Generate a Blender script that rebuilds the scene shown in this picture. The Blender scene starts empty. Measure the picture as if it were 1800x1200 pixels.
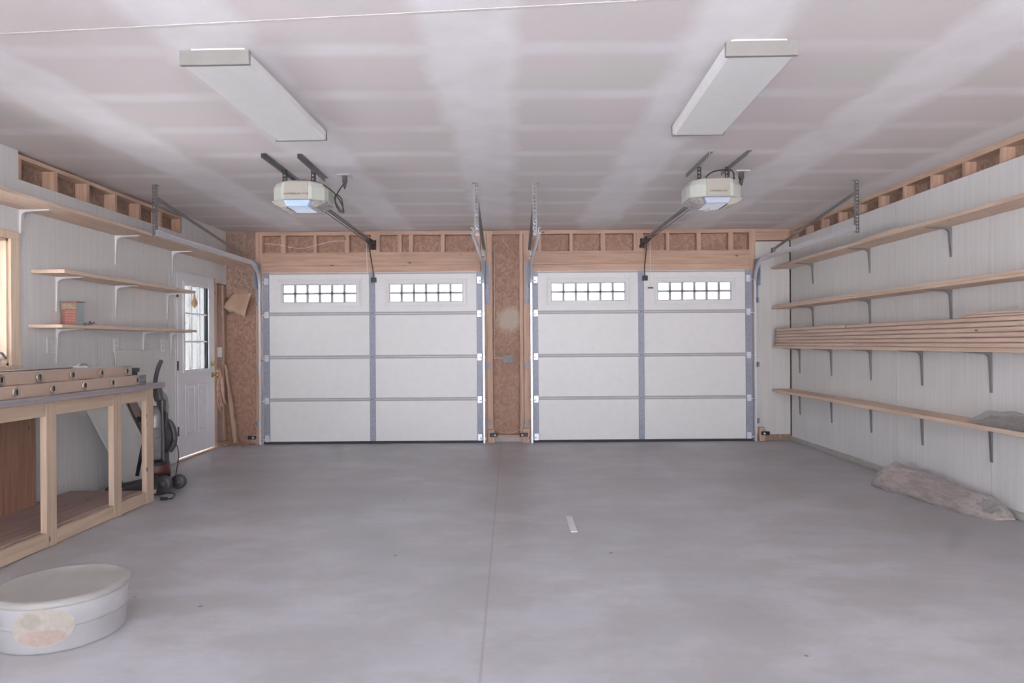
import bpy, bmesh, math, random
from mathutils import Vector, Matrix
random.seed(7)
PI = math.pi
sc = bpy.context.scene
COL = sc.collection

# ------------------------------------------------------------------ camera
F = 1210.0; CX, CY = 897.0, 603.0; CAMZ = 1.235; TH = 0.0070
cam = bpy.data.cameras.new('camera'); cam.sensor_width = 36; cam.lens = F * 36 / 1800
cam.shift_x = (900 - CX) / 1800; cam.shift_y = (CY - 600) / 1800; cam.clip_start = .05
co = bpy.data.objects.new('camera', cam); COL.objects.link(co)
co.matrix_world = Matrix.Translation((0, 0, CAMZ)) @ Matrix.Rotation(PI / 2, 4, 'X') @ Matrix.Rotation(-TH, 4, 'Z')
sc.camera = co

def P(px, py, Y):
    x = px - TH * (py - 600); y = py + TH * (px - 900)
    return Vector(((x - CX) / F * Y, Y, CAMZ + (CY - y) / F * Y))

XL, XR, YB, ZC = -3.55, 3.507, 8.62, 2.653

# ------------------------------------------------------------------ mesh builder
class MB:
    def __init__(s): s.v = []; s.f = []; s.sm = []
    def add(s, vs, fs, smooth=False):
        n = len(s.v); s.v += [tuple(v) for v in vs]
        for f in fs: s.f.append([i + n for i in f]); s.sm.append(smooth)
        return s
    def box(s, x0, x1, y0, y1, z0, z1):
        vs = [(x, y, z) for x in (x0, x1) for y in (y0, y1) for z in (z0, z1)]
        return s.add(vs, [(0, 1, 3, 2), (4, 6, 7, 5), (0, 4, 5, 1), (2, 3, 7, 6), (0, 2, 6, 4), (1, 5, 7, 3)])
    def mbox(s, M, x0, x1, y0, y1, z0, z1):
        vs = [M @ Vector((x, y, z)) for x in (x0, x1) for y in (y0, y1) for z in (z0, z1)]
        return s.add(vs, [(0, 1, 3, 2), (4, 6, 7, 5), (0, 4, 5, 1), (2, 3, 7, 6), (0, 2, 6, 4), (1, 5, 7, 3)])
    def bar(s, a, b, w, h, up=(0, 0, 1)):
        a = Vector(a); b = Vector(b); d = (b - a); L = d.length; d.normalize()
        u = Vector(up); sx = d.cross(u)
        if sx.length < 1e-4: sx = d.cross(Vector((0, 1, 0)))
        sx.normalize(); uz = sx.cross(d)
        M = Matrix((sx, d, uz)).transposed().to_4x4(); M.translation = a
        return s.mbox(M, -w / 2, w / 2, 0, L, -h / 2, h / 2)
    def tube(s, pts, r, n=8, closed=False, rr=None):
        pts = [Vector(p) for p in pts]; m = len(pts); rings = []
        prev = None
        for i, p in enumerate(pts):
            if closed: t = pts[(i + 1) % m] - pts[i - 1]
            else: t = pts[min(i + 1, m - 1)] - pts[max(i - 1, 0)]
            t.normalize()
            if prev is None:
                u = t.cross(Vector((0, 0, 1)))
                if u.length < 1e-3: u = t.cross(Vector((1, 0, 0)))
            else:
                u = prev - t * prev.dot(t)
            u.normalize(); prev = u; w = t.cross(u)
            ra = rr[i] if rr else r
            rings.append([p + (u * math.cos(2 * PI * k / n) + w * math.sin(2 * PI * k / n)) * ra for k in range(n)])
        vs = [q for ring in rings for q in ring]; fs = []
        for i in range(m if closed else m - 1):
            j = (i + 1) % m
            for k in range(n): fs.append((i * n + k, i * n + (k + 1) % n, j * n + (k + 1) % n, j * n + k))
        if not closed:
            fs.append(tuple(range(n - 1, -1, -1))); fs.append(tuple(range((m - 1) * n, m * n)))
        return s.add(vs, fs, True)
    def lathe(s, prof, M=None, n=24, smooth=True):
        M = M or Matrix(); vs = []; fs = []
        for (r, z) in prof:
            for k in range(n):
                a = 2 * PI * k / n; vs.append(M @ Vector((r * math.cos(a), r * math.sin(a), z)))
        for i in range(len(prof) - 1):
            for k in range(n): fs.append((i * n + k, i * n + (k + 1) % n, (i + 1) * n + (k + 1) % n, (i + 1) * n + k))
        if prof[0][0] > 1e-6: fs.append(tuple(range(n - 1, -1, -1)))
        if prof[-1][0] > 1e-6: fs.append(tuple(range((len(prof) - 1) * n, len(prof) * n)))
        return s.add(vs, fs, smooth)
    def prism(s, poly, a, b, M=None):          # poly in local XZ, extruded along Y from a to b
        M = M or Matrix(); n = len(poly)
        vs = [M @ Vector((x, a, z)) for x, z in poly] + [M @ Vector((x, b, z)) for x, z in poly]
        fs = [tuple(range(n)), tuple(range(2 * n - 1, n - 1, -1))]
        fs += [(i, i + n, (i + 1) % n + n, (i + 1) % n) for i in range(n)]
        return s.add(vs, fs)
    def sweep(s, prof, path, frame, smooth=False):   # prof (a,b) closed; frame(i)->(u,w)
        n = len(prof); vs = []; fs = []
        for i, p in enumerate(path):
            u, w = frame(i)
            vs += [Vector(p) + u * a + w * b for a, b in prof]
        for i in range(len(path) - 1):
            for k in range(n): fs.append((i * n + k, i * n + (k + 1) % n, (i + 1) * n + (k + 1) % n, (i + 1) * n + k))
        fs.append(tuple(range(n))); fs.append(tuple(range((len(path) - 1) * n, len(path) * n)))
        return s.add(vs, fs, smooth)
    def make(s, name, mat, parent=None, loc=(0, 0, 0), bevel=0, label=None, solid=0, sub=0):
        # vertices are given in world space; loc is the world origin of the new object
        base = Vector(loc)
        me = bpy.data.meshes.new(name)
        me.from_pydata([(v[0] - base.x, v[1] - base.y, v[2] - base.z) for v in s.v], [], s.f)
        me.polygons.foreach_set('use_smooth', s.sm)
        me.update()
        bm = bmesh.new(); bm.from_mesh(me); bmesh.ops.recalc_face_normals(bm, faces=bm.faces); bm.to_mesh(me); bm.free()
        me.materials.append(mat)
        o = bpy.data.objects.new(name, me); COL.objects.link(o)
        if parent is not None:
            o.parent = parent
        else: o.location = base
        if bevel:
            m = o.modifiers.new('edges', 'BEVEL'); m.width = bevel; m.segments = 2; m.limit_method = 'ANGLE'; m.angle_limit = math.radians(50)
        if solid:
            m = o.modifiers.new('thick', 'SOLIDIFY'); m.thickness = solid; m.offset = 0
        if sub:
            m = o.modifiers.new('sub', 'SUBSURF'); m.levels = sub; m.render_levels = sub
        if label: o['label'] = label
        return o

def tag(o, label, cat, group=None, kind=None):
    o['label'] = label; o['category'] = cat
    if group: o['group'] = group
    if kind: o['kind'] = kind
    return o
def thing(name, label, cat, loc, group=None):
    o = bpy.data.objects.new(name, None); COL.objects.link(o); o.location = loc; o.empty_display_size = .05
    return tag(o, label, cat, group)
class Th:                                     # a thing built from world-space parts
    def __init__(s, name, label, cat, loc, group=None):
        s.loc = Vector(loc); s.o = thing(name, label, cat, loc, group)
    def part(s, name, mb, mat, parent=None, **k):
        return mb.make(name, mat, parent or s.o, s.loc, **k)
def structure(o, label=None):
    o['kind'] = 'structure'
    if label: o['label'] = label
    return o
def copy_tree(o, parent=None):
    c = o.copy(); COL.objects.link(c)
    if parent is not None: c.parent = parent
    for ch in list(o.children): copy_tree(ch, c)
    return c

# ------------------------------------------------------------------ materials
def new_mat(name):
    m = bpy.data.materials.new(name); m.use_nodes = True
    nt = m.node_tree; b = nt.nodes['Principled BSDF']
    return m, nt, b
def N(nt, typ, **k):
    n = nt.nodes.new(typ)
    for a, v in k.items(): setattr(n, a, v)
    return n
def srgb(r, g, b):
    f = lambda c: (c / 255 / 12.92) if c / 255 <= .04045 else ((c / 255 + .055) / 1.055) ** 2.4
    return (f(r), f(g), f(b), 1)
def coords(nt, scale=(1, 1, 1), kind='Object'):
    tc = N(nt, 'ShaderNodeTexCoord'); mp = N(nt, 'ShaderNodeMapping'); mp.inputs['Scale'].default_value = scale
    nt.links.new(tc.outputs[kind], mp.inputs[0]); return mp.outputs[0]
def noise(nt, vec, scale, detail=4, rough=.55):
    n = N(nt, 'ShaderNodeTexNoise'); n.inputs['Scale'].default_value = scale; n.inputs['Detail'].default_value = detail
    n.inputs['Roughness'].default_value = rough; nt.links.new(vec, n.inputs['Vector']); return n.outputs['Fac']
def ramp(nt, fac, stops):
    r = N(nt, 'ShaderNodeValToRGB'); e = r.color_ramp.elements
    e[0].position, e[0].color = stops[0]; e[1].position, e[1].color = stops[-1]
    for p, c in stops[1:-1]: x = e.new(p); x.color = c
    nt.links.new(fac, r.inputs[0]); return r.outputs[0]
def mix(nt, fac, a, b, mode='MIX'):
    m = N(nt, 'ShaderNodeMix', data_type='RGBA', blend_type=mode)
    for sock, v in ((m.inputs[0], fac), (m.inputs[6], a), (m.inputs[7], b)):
        if hasattr(v, 'node'): nt.links.new(v, sock)
        else: sock.default_value = v
    return m.outputs[2]
def mth(nt, op, a, b=None, c=None):
    m = N(nt, 'ShaderNodeMath', operation=op)
    for i, v in enumerate((a, b, c)):
        if v is None: continue
        if hasattr(v, 'node'): nt.links.new(v, m.inputs[i])
        else: m.inputs[i].default_value = v
    return m.outputs[0]
def bump(nt, b, h, strength=.2, dist=.01):
    n = N(nt, 'ShaderNodeBump'); n.inputs['Strength'].default_value = strength; n.inputs['Distance'].default_value = dist
    nt.links.new(h, n.inputs['Height']); nt.links.new(n.outputs[0], b.inputs['Normal'])
def plain(name, rgb, rough=.5, metal=0, var=.08, vs=12, bmp=0, coat=0, emit=None):
    m, nt, b = new_mat(name); v = coords(nt); f = noise(nt, v, vs)
    c = srgb(*rgb); d = tuple(x * (1 - var) for x in c[:3]) + (1,); l = tuple(min(1, x * (1 + var)) for x in c[:3]) + (1,)
    nt.links.new(ramp(nt, f, [(.3, d), (.7, l)]), b.inputs['Base Color'])
    b.inputs['Roughness'].default_value = rough; b.inputs['Metallic'].default_value = metal; b.inputs['Coat Weight'].default_value = coat
    if bmp: bump(nt, b, f, bmp)
    if emit: b.inputs['Emission Color'].default_value = srgb(*rgb); b.inputs['Emission Strength'].default_value = emit
    return m
def wood(name, light, dark, axis, rough=.6, knots=True):
    m, nt, b = new_mat(name); s = [16, 16, 16]; s[axis] = .9
    oi = N(nt, 'ShaderNodeObjectInfo'); off = mth(nt, 'MULTIPLY', oi.outputs['Random'], 37.0)
    def sh(vec):
        a = N(nt, 'ShaderNodeVectorMath', operation='ADD'); nt.links.new(vec, a.inputs[0]); nt.links.new(off, a.inputs[1]); return a.outputs[0]
    v = sh(coords(nt, s)); f = noise(nt, v, 2.2, 6, .6)
    s2 = [70, 70, 70]; s2[axis] = 2; f2 = noise(nt, coords(nt, s2), 1.5, 3)
    f3 = noise(nt, coords(nt, (1, 1, 1)), 1.3, 2)
    c = ramp(nt, f, [(.25, srgb(*dark)), (.62, srgb(*light))])
    c = mix(nt, mth(nt, 'MULTIPLY', f2, .35), c, srgb(*[x * .8 for x in dark]))
    c = mix(nt, mth(nt, 'MULTIPLY', f3, .3), c, srgb(*[min(255, x * 1.08) for x in light]))
    if knots:
        ks = [9, 9, 9]; ks[axis] = 3.2
        vo = N(nt, 'ShaderNodeTexVoronoi'); vo.inputs['Scale'].default_value = 1.0; nt.links.new(sh(coords(nt, ks)), vo.inputs['Vector'])
        k = ramp(nt, vo.outputs['Distance'], [(.045, (1, 1, 1, 1)), (.085, (0, 0, 0, 1))])
        c = mix(nt, k, c, srgb(*[x * .5 for x in dark]))
    nt.links.new(c, b.inputs['Base Color']); b.inputs['Roughness'].default_value = rough
    bump(nt, b, f2, .12, .003)
    return m
def osb(name, a, bcol, ccol, pale_spot=None):
    m, nt, b = new_mat(name)
    vo = N(nt, 'ShaderNodeTexVoronoi'); vo.inputs['Scale'].default_value = 1.0; vo.inputs['Randomness'].default_value = 1
    mp = coords(nt, (46, 46, 30)); nz = N(nt, 'ShaderNodeTexNoise'); nz.inputs['Scale'].default_value = .5; nt.links.new(mp, nz.inputs['Vector'])
    ad = N(nt, 'ShaderNodeVectorMath', operation='MULTIPLY_ADD'); nt.links.new(nz.outputs['Color'], ad.inputs[0]); ad.inputs[1].default_value = (2.2, 2.2, 2.2); nt.links.new(mp, ad.inputs[2])
    nt.links.new(ad.outputs[0], vo.inputs['Vector'])
    sep = N(nt, 'ShaderNodeSeparateColor'); nt.links.new(vo.outputs['Color'], sep.inputs[0])
    c = ramp(nt, sep.outputs[0], [(.0, srgb(*a)), (.55, srgb(*bcol)), (1, srgb(*ccol))])
    c = mix(nt, mth(nt, 'MULTIPLY', noise(nt, coords(nt), 2.5, 5), .5), c, srgb(*a))
    if pale_spot:                                  # a pale patch with its own place on the board
        tc = N(nt, 'ShaderNodeTexCoord'); vm = N(nt, 'ShaderNodeVectorMath', operation='DISTANCE'); nt.links.new(tc.outputs['Object'], vm.inputs[0]); vm.inputs[1].default_value = pale_spot
        dd = mth(nt, 'ADD', vm.outputs['Value'], mth(nt, 'MULTIPLY', mth(nt, 'SUBTRACT', noise(nt, coords(nt), 9), .5), .12))
        k = ramp(nt, dd, [(.11, (.75, .75, .75, 1)), (.2, (0, 0, 0, 1))])
        c = mix(nt, k, c, srgb(190, 180, 165))
    nt.links.new(c, b.inputs['Base Color']); b.inputs['Roughness'].default_value = .65
    bump(nt, b, sep.outputs[0], .1, .002)
    return m
def painted(name, rgb, streak=(0, 0, 1), spots=True):
    m, nt, b = new_mat(name)
    f = noise(nt, coords(nt, (30, 30, 1.2)), 1.2, 5); g = noise(nt, coords(nt), 1.1, 4)
    c = srgb(*rgb); d = tuple(x * .9 for x in c[:3]) + (1,)
    col = ramp(nt, f, [(.3, d), (.65, c)])
    col = mix(nt, mth(nt, 'MULTIPLY', g, .3), col, srgb(*[x * .95 for x in rgb]))
    if spots:
        vo = N(nt, 'ShaderNodeTexVoronoi'); vo.inputs['Scale'].default_value = 1; nt.links.new(coords(nt, (9, 9, 6.5)), vo.inputs['Vector'])
        k = ramp(nt, vo.outputs['Distance'], [(.025, (.75, .75, .75, 1)), (.06, (0, 0, 0, 1))])
        gate = ramp(nt, noise(nt, coords(nt), 1.7, 2), [(.5, (0, 0, 0, 1)), (.6, (1, 1, 1, 1))])
        col = mix(nt, mix(nt, 1.0, k, gate, 'MULTIPLY'), col, srgb(120, 108, 100))
    nt.links.new(col, b.inputs['Base Color']); b.inputs['Roughness'].default_value = .6
    bump(nt, b, f, .25, .004)
    return m
def metal(name, rgb, rough=.4, var=.15, met=.75):
    m, nt, b = new_mat(name)
    vo = N(nt, 'ShaderNodeTexVoronoi'); vo.inputs['Scale'].default_value = 60; nt.links.new(coords(nt), vo.inputs['Vector'])
    sep = N(nt, 'ShaderNodeSeparateColor'); nt.links.new(vo.outputs['Color'], sep.inputs[0])
    c = srgb(*rgb)
    nt.links.new(ramp(nt, sep.outputs[0], [(0, tuple(x * (1 - var) for x in c[:3]) + (1,)), (1, tuple(min(1, x * (1 + var)) for x in c[:3]) + (1,))]), b.inputs['Base Color'])
    b.inputs['Metallic'].default_value = met; b.inputs['Roughness'].default_value = rough
    return m
def film(name, rgb, alpha, rough=.08, bmp=.5):
    m, nt, b = new_mat(name)
    f = noise(nt, coords(nt, (10, 5, 14)), 1.6, 6, .65)
    b.inputs['Base Color'].default_value = srgb(*rgb); b.inputs['Roughness'].default_value = rough
    nt.links.new(mth(nt, 'MULTIPLY_ADD', f, .3, alpha - .15), b.inputs['Alpha'])
    bump(nt, b, f, bmp, .02)
    return m
def glass(name, tint=.96):
    m, nt, b = new_mat(name)
    out = nt.nodes['Material Output']; nt.nodes.remove(b)
    g = N(nt, 'ShaderNodeBsdfGlossy'); g.inputs['Roughness'].default_value = .02
    t = N(nt, 'ShaderNodeBsdfTransparent'); t.inputs[0].default_value = (tint, tint * 1.01, tint * 1.01, 1)
    mx = N(nt, 'ShaderNodeMixShader'); fr = N(nt, 'ShaderNodeFresnel'); fr.inputs[0].default_value = 1.45
    nt.links.new(mth(nt, 'MULTIPLY', fr.outputs[0], .8), mx.inputs[0]); nt.links.new(t.outputs[0], mx.inputs[1]); nt.links.new(g.outputs[0], mx.inputs[2]); nt.links.new(mx.outputs[0], out.inputs[0])
    return m

def concrete():
    m, nt, b = new_mat('concrete')
    f = noise(nt, coords(nt, (1, 1, 1)), .8, 6, .6); g = noise(nt, coords(nt, (.8, 1.25, 1)), 2.0, 7, .65); h = noise(nt, coords(nt), 70, 3)
    c = ramp(nt, f, [(.3, srgb(166, 166, 170)), (.7, srgb(200, 200, 206))])
    c = mix(nt, ramp(nt, g, [(.42, (.55, .55, .55, 1)), (.58, (0, 0, 0, 1))]), c, srgb(158, 156, 154))
    c = mix(nt, mth(nt, 'MULTIPLY', h, .22), c, srgb(150, 149, 152))
    vo = N(nt, 'ShaderNodeTexVoronoi'); vo.inputs['Scale'].default_value = 2.3; nt.links.new(coords(nt), vo.inputs['Vector'])
    c = mix(nt, ramp(nt, vo.outputs['Distance'], [(.018, (.8, .8, .8, 1)), (.035, (0, 0, 0, 1))]), c, srgb(85, 80, 78))
    # tool-cut joint running from the doors to the back
    tc = N(nt, 'ShaderNodeTexCoord'); sp = N(nt, 'ShaderNodeSeparateXYZ'); nt.links.new(tc.outputs['Object'], sp.inputs[0])
    j = mth(nt, 'ABSOLUTE', mth(nt, 'ADD', sp.outputs[0], .12)); j2 = mth(nt, 'ABSOLUTE', mth(nt, 'SUBTRACT', sp.outputs[1], 6.2))
    jj = mth(nt, 'MINIMUM', j, j2)
    c = mix(nt, ramp(nt, jj, [(.003, (.35, .35, .35, 1)), (.008, (0, 0, 0, 1))]), c, srgb(120, 116, 112))
    nt.links.new(c, b.inputs['Base Color'])
    r = ramp(nt, g, [(.3, (.33, .33, .33, 1)), (.7, (.5, .5, .5, 1))]); nt.links.new(r, b.inputs['Roughness'])
    bump(nt, b, g, .05, .004)
    return m
def drywall():
    m, nt, b = new_mat('taped_drywall')
    tc = N(nt, 'ShaderNodeTexCoord'); sp = N(nt, 'ShaderNodeSeparateXYZ'); nt.links.new(tc.outputs['Object'], sp.inputs[0])
    wob = mth(nt, 'MULTIPLY', mth(nt, 'SUBTRACT', noise(nt, coords(nt, (1, 1, 1)), 2.2, 4), .5), .22)
    x = mth(nt, 'ADD', sp.outputs[0], wob); y = mth(nt, 'ADD', sp.outputs[1], mth(nt, 'MULTIPLY', wob, .3))
    def band(v, off, per, w0, w1):
        u = mth(nt, 'ABSOLUTE', mth(nt, 'SUBTRACT', mth(nt, 'FLOORED_MODULO', mth(nt, 'ADD', v, off), per), per / 2))
        return ramp(nt, u, [(w0, (1, 1, 1, 1)), (w1, (0, 0, 0, 1))])
    bx = band(x, .18 + .61, 1.22, .17, .27)
    by = band(y, .305 - 3.32, .61, .035, .1)
    fade = ramp(nt, noise(nt, coords(nt, (.9, .9, 1)), 1.4, 3), [(.35, (.3, .3, .3, 1)), (.6, (.85, .85, .85, 1))])
    by = mix(nt, 1.0, by, fade, 'MULTIPLY')
    big = noise(nt, coords(nt, (.6, 1.2, 1)), 1.0, 3)
    paper = ramp(nt, big, [(.35, srgb(212, 206, 203)), (.55, srgb(217, 208, 208)), (.7, srgb(211, 210, 204))])
    mud = ramp(nt, noise(nt, coords(nt), 3, 4), [(.3, srgb(225, 222, 222)), (.7, srgb(236, 233, 235))])
    k = mix(nt, 1.0, bx, by, 'LIGHTEN')
    c = mix(nt, k, paper, mud)
    nt.links.new(c, b.inputs['Base Color']); b.inputs['Roughness'].default_value = .75
    bump(nt, b, noise(nt, coords(nt, (3, 8, 1)), 3, 5), .06, .004)
    return m

M = {}
M['concrete'] = concrete(); M['drywall'] = drywall()
M['wall_paint'] = painted('chalky_white_paint', (218, 217, 216))
M['pier_paint'] = painted('dirty_white_paint', (205, 202, 200))
M['lum_x'] = wood('framing_lumber_across', (200, 168, 146), (166, 130, 110), 0)
M['lum_y'] = wood('framing_lumber_along', (210, 182, 160), (178, 144, 122), 1)
M['lum_z'] = wood('framing_lumber_upright', (204, 172, 150), (170, 134, 114), 2)
M['shelf_y'] = wood('pine_shelf', (218, 194, 172), (190, 160, 138), 1, .5)
M['stack_y'] = wood('cedar_planks', (216, 192, 174), (186, 156, 138), 1, .55)
M['bench_y'] = wood('bench_lumber_along', (204, 182, 160), (176, 150, 128), 1)
M['bench_z'] = wood('bench_lumber_upright', (200, 178, 156), (170, 144, 124), 2)
M['bench_top'] = wood('weathered_bench_top', (164, 156, 158), (118, 108, 112), 1, .35, False)
M['pine_z'] = wood('window_pine', (230, 208, 184), (206, 180, 154), 2, .4, False)
M['osb'] = osb('strand_board', (150, 116, 98), (172, 136, 116), (186, 152, 132), (.0, YB + .07, 1.54))
M['osb_dark'] = osb('old_strand_board', (138, 112, 98), (160, 132, 116), (176, 150, 134))
M['door_white'] = plain('door_enamel', (224, 223, 222), .4, 0, .02)
M['door_rail'] = plain('section_rail', (170, 168, 170), .45, 0, .04)
M['entry_white'] = plain('entry_door_paint', (222, 222, 226), .4, 0, .02)
M['galv'] = metal('galvanised_steel', (150, 153, 166), .5, .1, .2)
M['track'] = metal('bright_track_steel', (218, 220, 226), .33, .04, .45)
M['angle'] = metal('perforated_angle_steel', (150, 148, 148), .45, .15)
M['dark_steel'] = metal('dark_steel', (92, 88, 88), .45)
M['bracket'] = plain('grey_bracket_steel', (132, 128, 128), .4, .3, .05)
M['bracket_white'] = plain('painted_bracket_steel', (205, 202, 202), .5, 0, .05)
M['black'] = plain('black_plastic', (38, 36, 38), .4, 0, .1)
M['dark_grey'] = plain('dark_grey_plastic', (72, 70, 72), .4, 0, .08)
M['mid_grey'] = plain('grey_plastic', (120, 120, 122), .3, 0, .08)
M['smoke'] = plain('smoky_canister', (128, 124, 122), .15, 0, .12, 8, 0, .5)
M['red'] = plain('dark_red_plastic', (92, 42, 38), .35, 0, .1)
M['cord'] = plain('cord_rubber', (70, 64, 62), .5)
M['white_plastic'] = plain('white_plastic', (228, 228, 226), .35, 0, .02)
M['fixture'] = plain('fixture_enamel', (205, 203, 200), .4, 0, .03)
M['cap_shaded'] = plain('shaded_end_cap', (134, 130, 126), .5, 0, .03)  # shade on the fixture ends is put into this darker grey
M['opener'] = plain('opener_shell', (176, 179, 170), .4, 0, .03)
M['opener_face'] = plain('opener_face', (160, 154, 144), .45, 0, .03)
M['lens'] = plain('opener_lens', (172, 178, 196), .2, 0, .02)
M['lens_reflect'] = plain('reflecting_opener_lens', (168, 190, 228), .2, 0, .02, emit=.05)  # bluish tint and faint glow paint in light reflected from the floor
M['vent'] = plain('ribbed_lamp_cover', (140, 134, 130), .15, 0, .3, 40)
M['ink'] = plain('ink', (84, 76, 72), .5)
M['brass'] = metal('brass', (206, 176, 112), .25)
M['rail_tan'] = plain('ladder_fibreglass', (178, 156, 138), .35, 0, .06, 6)
M['alu'] = metal('aluminium', (205, 204, 208), .3, .05)
M['ring'] = metal('rung_collar', (190, 180, 170), .35, .05)
M['hole'] = plain('painted_bore_shade', (40, 34, 32), .7)  # dark plate colour stands in for the shade inside the hollow rungs
M['panel_white'] = plain('white_hardboard', (206, 204, 200), .5, 0, .04, 3)
M['panel_edge'] = plain('brown_hardboard', (120, 104, 98), .6)
M['kraft'] = plain('kraft_paper', (186, 158, 134), .75, 0, .12, 7, .3)
M['kraft_grey'] = plain('dusty_kraft_paper', (164, 142, 132), .8, 0, .18, 4, .3)
M['fluff'] = plain('pink_insulation', (206, 170, 152), .9, 0, .2, 25, .8)
M['blue'] = plain('blue_box_plastic', (96, 108, 140), .45)
M['wire'] = plain('pale_wire', (206, 190, 176), .5)
M['white_cord'] = plain('white_cord', (232, 226, 222), .6)
M['tan'] = plain('tan_gourd', (190, 156, 116), .5, 0, .25, 30)
def cling(name):
    m, nt, b = new_mat(name); out = nt.nodes['Material Output']
    f = noise(nt, coords(nt, (20, 8, 24)), 1.6, 6, .6)
    b.inputs['Base Color'].default_value = srgb(228, 222, 224); b.inputs['Roughness'].default_value = .3
    g = N(nt, 'ShaderNodeBsdfGlossy'); g.inputs['Roughness'].default_value = .13; g.inputs[0].default_value = (1, 1, 1, 1)
    bm_ = N(nt, 'ShaderNodeBump'); bm_.inputs['Strength'].default_value = 1; bm_.inputs['Distance'].default_value = .05
    nt.links.new(f, bm_.inputs['Height']); nt.links.new(bm_.outputs[0], g.inputs['Normal']); nt.links.new(bm_.outputs[0], b.inputs['Normal'])
    t = N(nt, 'ShaderNodeBsdfTransparent'); lw = N(nt, 'ShaderNodeLayerWeight'); lw.inputs[0].default_value = .3; nt.links.new(bm_.outputs[0], lw.inputs['Normal'])
    m1 = N(nt, 'ShaderNodeMixShader'); m1.inputs[0].default_value = .22; nt.links.new(t.outputs[0], m1.inputs[1]); nt.links.new(b.outputs[0], m1.inputs[2])
    m2 = N(nt, 'ShaderNodeMixShader'); nt.links.new(mth(nt, 'MULTIPLY_ADD', lw.outputs['Facing'], .4, .2), m2.inputs[0])
    nt.links.new(m1.outputs[0], m2.inputs[1]); nt.links.new(g.outputs[0], m2.inputs[2]); nt.links.new(m2.outputs[0], out.inputs[0])
    return m
M['film'] = cling('clear_plastic_film')
def folded(name, a, b_):
    m, nt, b = new_mat(name); f = noise(nt, coords(nt, (17, 3.2, 17)), 1.5, 4, .6)
    nt.links.new(ramp(nt, f, [(.36, srgb(*b_)), (.56, srgb(*a))]), b.inputs['Base Color']); b.inputs['Roughness'].default_value = .45
    bump(nt, b, f, 1, .05); return m
M['parcel'] = folded('tan_wrapped_load', (206, 186, 174), (168, 148, 138))
M['grey_load'] = plain('grey_wrapped_load', (130, 124, 118), .5, 0, .35, 14, .4)
def ghosted(name, rgb, alpha):
    m = plain(name, rgb, .4, 0, .14 if 'faded' in name else .04, 45 if 'faded' in name else 12); m.node_tree.nodes['Principled BSDF'].inputs['Alpha'].default_value = alpha; return m  # partial alpha imitates a faint double-exposed image of the tub
M['tub'] = ghosted('ghosted_tub_plastic', (204, 202, 204), .5)
M['tub_lid'] = ghosted('ghosted_tub_lid', (178, 174, 168), .5)
M['glass'] = glass('window_glass'); M['glass_dimmed'] = glass('dimmed_door_glass', .5)  # door panes tinted darker to dim the bright sky behind them
M['shim'] = plain('pale_shim', (214, 210, 214), .6)
M['seal'] = plain('door_seal_rubber', (58, 56, 64), .7)
M['curb'] = plain('curb_concrete', (176, 172, 168), .7, 0, .1, 8, .1)
M['chips'] = plain('wood_crumbs', (170, 138, 118), .8, 0, .35, 60)

# ------------------------------------------------------------------ room shell
def rects(y0, y1, z0, z1, holes):
    ys = sorted({y0, y1, *[h[0] for h in holes if y0 < h[0] < y1], *[h[1] for h in holes if y0 < h[1] < y1]})
    out = []
    for a, b in zip(ys, ys[1:]):
        m = (a + b) / 2
        zs = sorted([(max(h[2], z0), min(h[3], z1)) for h in holes if h[0] < m < h[1]])
        z = z0
        for p, q in zs:
            if p > z: out.append((a, b, z, p))
            z = max(z, q)
        if z < z1: out.append((a, b, z, z1))
    return out

YR = -4.4                                       # wall behind the camera
o = MB().box(XL - .2, XR + .2, YR - .3, YB + .25, -.12, 0).make('floor', M['concrete']); structure(o)
o = MB().box(XL - .25, XR + .25, YR - .2, YB + .25, ZC, ZC + .1).make('ceiling', M['drywall']); structure(o)
WIN = (3.95, 4.87, 1.10, 2.00); WIN2 = (.6, 1.9, 1.0, 2.05)
DOOR = (7.29, 8.28, 0, 2.045)
# left wall: painted sheathing with the strip of open framing near the ceiling
SO = (4.98, 7.47, 2.445, ZC)
mb = MB()
seams = [YR - .2, -2.62, -1.4, -.2, 1.04, 2.26, 3.48, 4.70, 5.92, 7.14, YB + .1]
for a, b in zip(seams, seams[1:]):
    for r in rects(a + .0015, b - .0015, 0, ZC, [WIN, WIN2, DOOR, SO, (8.25, YB + .2, -1, 1.99)]):
        mb.box(XL - .012, XL, r[0], r[1], r[2], r[3])
wl = structure(mb.make('wall_left', M['wall_paint']))
mb = MB()
for r in rects(YR - .2, YB + .2, 0, ZC, [WIN, WIN2, (7.29, 8.36, 0, 2.045)]): mb.box(XL - .13, XL - .1, *r)
mb.make('sheathing', M['osb_dark'], wl)
mb = MB().box(XL - .1, XL - .004, SO[0] + .0, SO[1], 2.60, 2.632)
mb.make('top_plate', M['lum_y'], wl)
for y in (4.998, 5.40, 5.81, 6.22, 6.625, 7.03, 7.45):
    MB().box(XL - .1, XL - .005, y - .019, y + .019, 2.40, 2.60).make('stud', M['lum_z'], wl)
MB().box(XL - .1, XL - .013, 4.98, 7.47, 2.40, 2.43).make('blocking', M['lum_y'], wl)
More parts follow.
